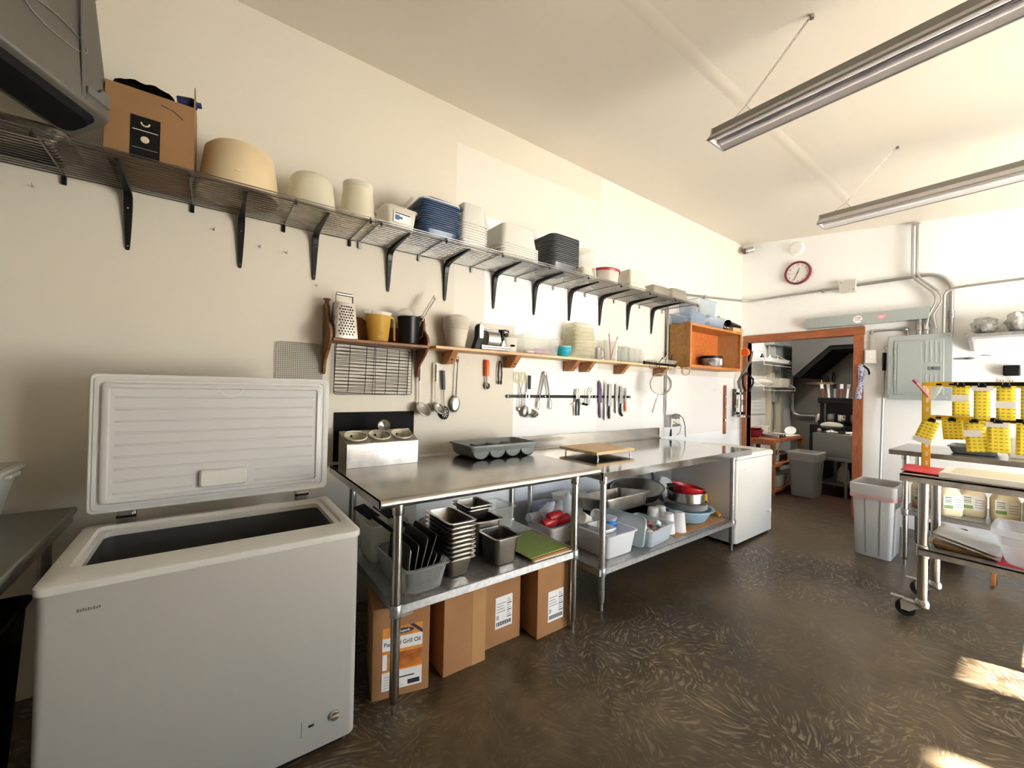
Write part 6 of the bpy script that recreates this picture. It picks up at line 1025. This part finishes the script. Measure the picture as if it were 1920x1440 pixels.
def basket(label, y0, y1, z_, d_):
    t = T('wire_rack', label, 'rack', (KX0+.0005, (y0+y1)/2, z_)); h = (y1-y0)/2; m = M()
    for k in range(9): m.tube([(.01+d_*k/8, -h, 0), (.01+d_*k/8, h, 0)], .0035, 5)
    O('deck_wires', m, WWIRE, t); O('front_rail', M().tube([(.01+d_, -h, 0), (.01+d_, -h, -.06), (.01+d_, h, -.06), (.01+d_, h, 0)], .005, 6), WWIRE, t); m = M()
    for k in range(5): m.tube([(.008, -h+2*h*k/4, 0), (.008, -h+2*h*k/4, .22)], .0035, 5)
    m.tube([(.008, -h, .22), (.008, h, .22)], .0035, 5); m.tube([(.008, -h, .11), (.008, h, .11)], .0035, 5); O('back_grid', m, WWIRE, t)
    for y_ in (-h*.99, h*.99): O('brace', M().tube([(.01, y_, .20), (.01+d_, y_, 0)], .006, 6), WWIRE, t)
    return t
basket('upper white wire rack on the kitchen wall', 6.9, 8.15, 1.93, .34); basket('lower white wire rack on the kitchen wall', 6.9, 8.15, 1.53, .34)
t = T('white_tray', 'white tray of bottles on the upper kitchen wire rack', 'tray', (KX0+.20, 7.5, 1.936)); O('body', tub(.13, .48, .05, .02, .95, .006, .003), WHITE_P, t)
for k in range(3): t = T('small_bottle', ['left small dark bottle on the upper kitchen wire rack', 'middle small bottle on the upper kitchen wire rack', 'right small bottle on the upper kitchen wire rack'][k], 'bottle', (KX0+.2, 7.2+.3*k, 1.943)); O('body', M().lathe([(.001, 0), (.03, 0), (.03, .07), (.012, .10), (.012, .12), (.001, .12)], 12), [BLACK, PAPER, STEEL_D][k], t)
t = T('clear_bin', 'clear bin of packets on the lower kitchen wire rack', 'bin', (KX0+.19, 7.85, 1.536)); O('body', tub(.13, .22, .14, .03, .9, .008, .003), FROST, t); o = O('plastic_bag', M().sph((0, 0, .06), .11, 14, 8, (1, 2.6, .55)), FROST, None, (KX0+.18, 7.30, 1.536)); tag(o, 'flat clear bag of packets on the lower kitchen wire rack', 'bag')
o = T('paper_bag', 'crumpled beige paper bag by the kitchen utensils', 'bag', (-1.58, 7.9, 1.20), rot=(.1, .1, .3)); O('paper', M().box((-.08, -.06, 0), (.08, .06, .16)), CARD_L, o, bevel=.02)
t = T('wall_ledge', 'black ledge under the paper bag in the kitchen', 'shelf', (-1.6, 7.95, 1.17)); O('board', M().box((-.25, -.12, 0), (.4, .12, .025)), BLACK, t); O('post', M().box((-.2, -.02, -.63), (-.16, .02, 0)).box((.3, -.02, -.63), (.34, .02, 0)), BLACK, t)
# added strip lamp, out of view, to brighten the kitchen walls
t = T('added_lamp', 'added strip lamp, unseen, brightening the kitchen', 'light', (-1.75, 6.75, 2.719)); O('housing', M().box((-.06, -.45, -.05), (.06, .45, 0)), WHITE_P, t, bevel=.003)
m_, n_, l_, p_ = nodes('lit tube'); p_.inputs['Emission Color'].default_value = (1.0, .93, .82, 1); p_.inputs['Emission Strength'].default_value = 80.0; O('lamp_tube', M().cyl((0, -.43, -.065), (0, .43, -.065), .016, n=12), m_, t)
# ================================================================== ceiling lights on chains
LGT = mat('grey fixture enamel', (.30, .295, .28), .45); REF = mat('fixture reflector', (.62, .60, .62), .35); TUBE = mat('unlit lamp tube', (.78, .76, .78), .25)
def fixture(label, y_, zt, L=2.44):
    x0 = -1.205; t = T('strip_light', label, 'light', (x0, y_, zt))
    m = M(); m.prism([(-.032, 0), (.032, 0), (.036, -.045), (-.036, -.045)], 'x', 0, L); O('channel', m, LGT, t, bevel=.002)
    O('reflector', M().loft([[(x_, p_[0], p_[1]) for p_ in [(-.036, -.045), (.036, -.045), (.082, -.092), (.084, -.088), (.040, -.040), (-.040, -.040), (-.084, -.088), (-.082, -.092)]] for x_ in (0, L)]), REF, t); O('outer_wing', M().loft([[(x_, p_[0], p_[1]) for p_ in [(.085, -.087), (.086, -.094), (.080, -.096), (-.080, -.096), (-.086, -.094), (-.085, -.087), (-.0815, -.0885), (-.0795, -.0935), (.0795, -.0935), (.0815, -.0885)]] for x_ in (0, .012)]), LGT, t)
    for s_ in (-1, 1): O('lamp_tube', M().cyl((.02, s_*.035, -.068), (L-.02, s_*.035, -.068), .0130, n=12), TUBE, t); O('side_edge', M().box((0, s_*.083-.003, -.096), (L, s_*.083+.003, -.084)), LGT, t)
    for x_ in (-.004, L): O('end_cap', M().prism([(-.036, .001), (.036, .001), (.044, -.040), (.088, -.090), (.088, -.098), (-.088, -.098), (-.088, -.090), (-.044, -.040)], 'x', x_, x_+.006), REF, t, bevel=.002)
    for k, s_ in enumerate((0, 1)):
        xa = .17 if s_ == 0 else L-.17; xh = xa+.30 if s_ == 0 else xa-.1
        top = Vector((xh, 0, ceil_z(x0+xh)-zt)); ap = Vector((xa, 0, .055))
        O('hanger_wire', M().tube([(xa-.09, 0, 0), tuple(ap), (xa+.035, 0, 0)], .002, 5), CONDUIT, t)
        m = M(); n_ = 16; d_ = (top-ap)/n_
        for q in range(n_):
            c_ = ap+d_*(q+.5); u_ = d_.normalized(); v_ = Vector((0, 1, 0)) if q % 2 else u_.cross(Vector((0, 1, 0)))
            m.tube([tuple(c_+u_*(d_.length*.62*math.cos(a_))+v_*(.006*math.sin(a_))) for a_ in [w_*PI/4 for w_ in range(8)]], .0016, 4, True)
        ch = O('chain', m, mat('chain wire', (.55, .53, .48), .3, .8), t); O('ceiling_hook', M().cyl(tuple(top), tuple(top-Vector((0, 0, .02))), .010, n=8), STEEL_D, ch)
    return t
fixture('nearer strip light hanging from chains', 2.32, 2.935); fixture('farther strip light hanging from chains', 4.06, 2.905)
import re
s=open('/opt/physics_check.py').read()
i=s.index('overlap'); print(s[i-200:i+1500])
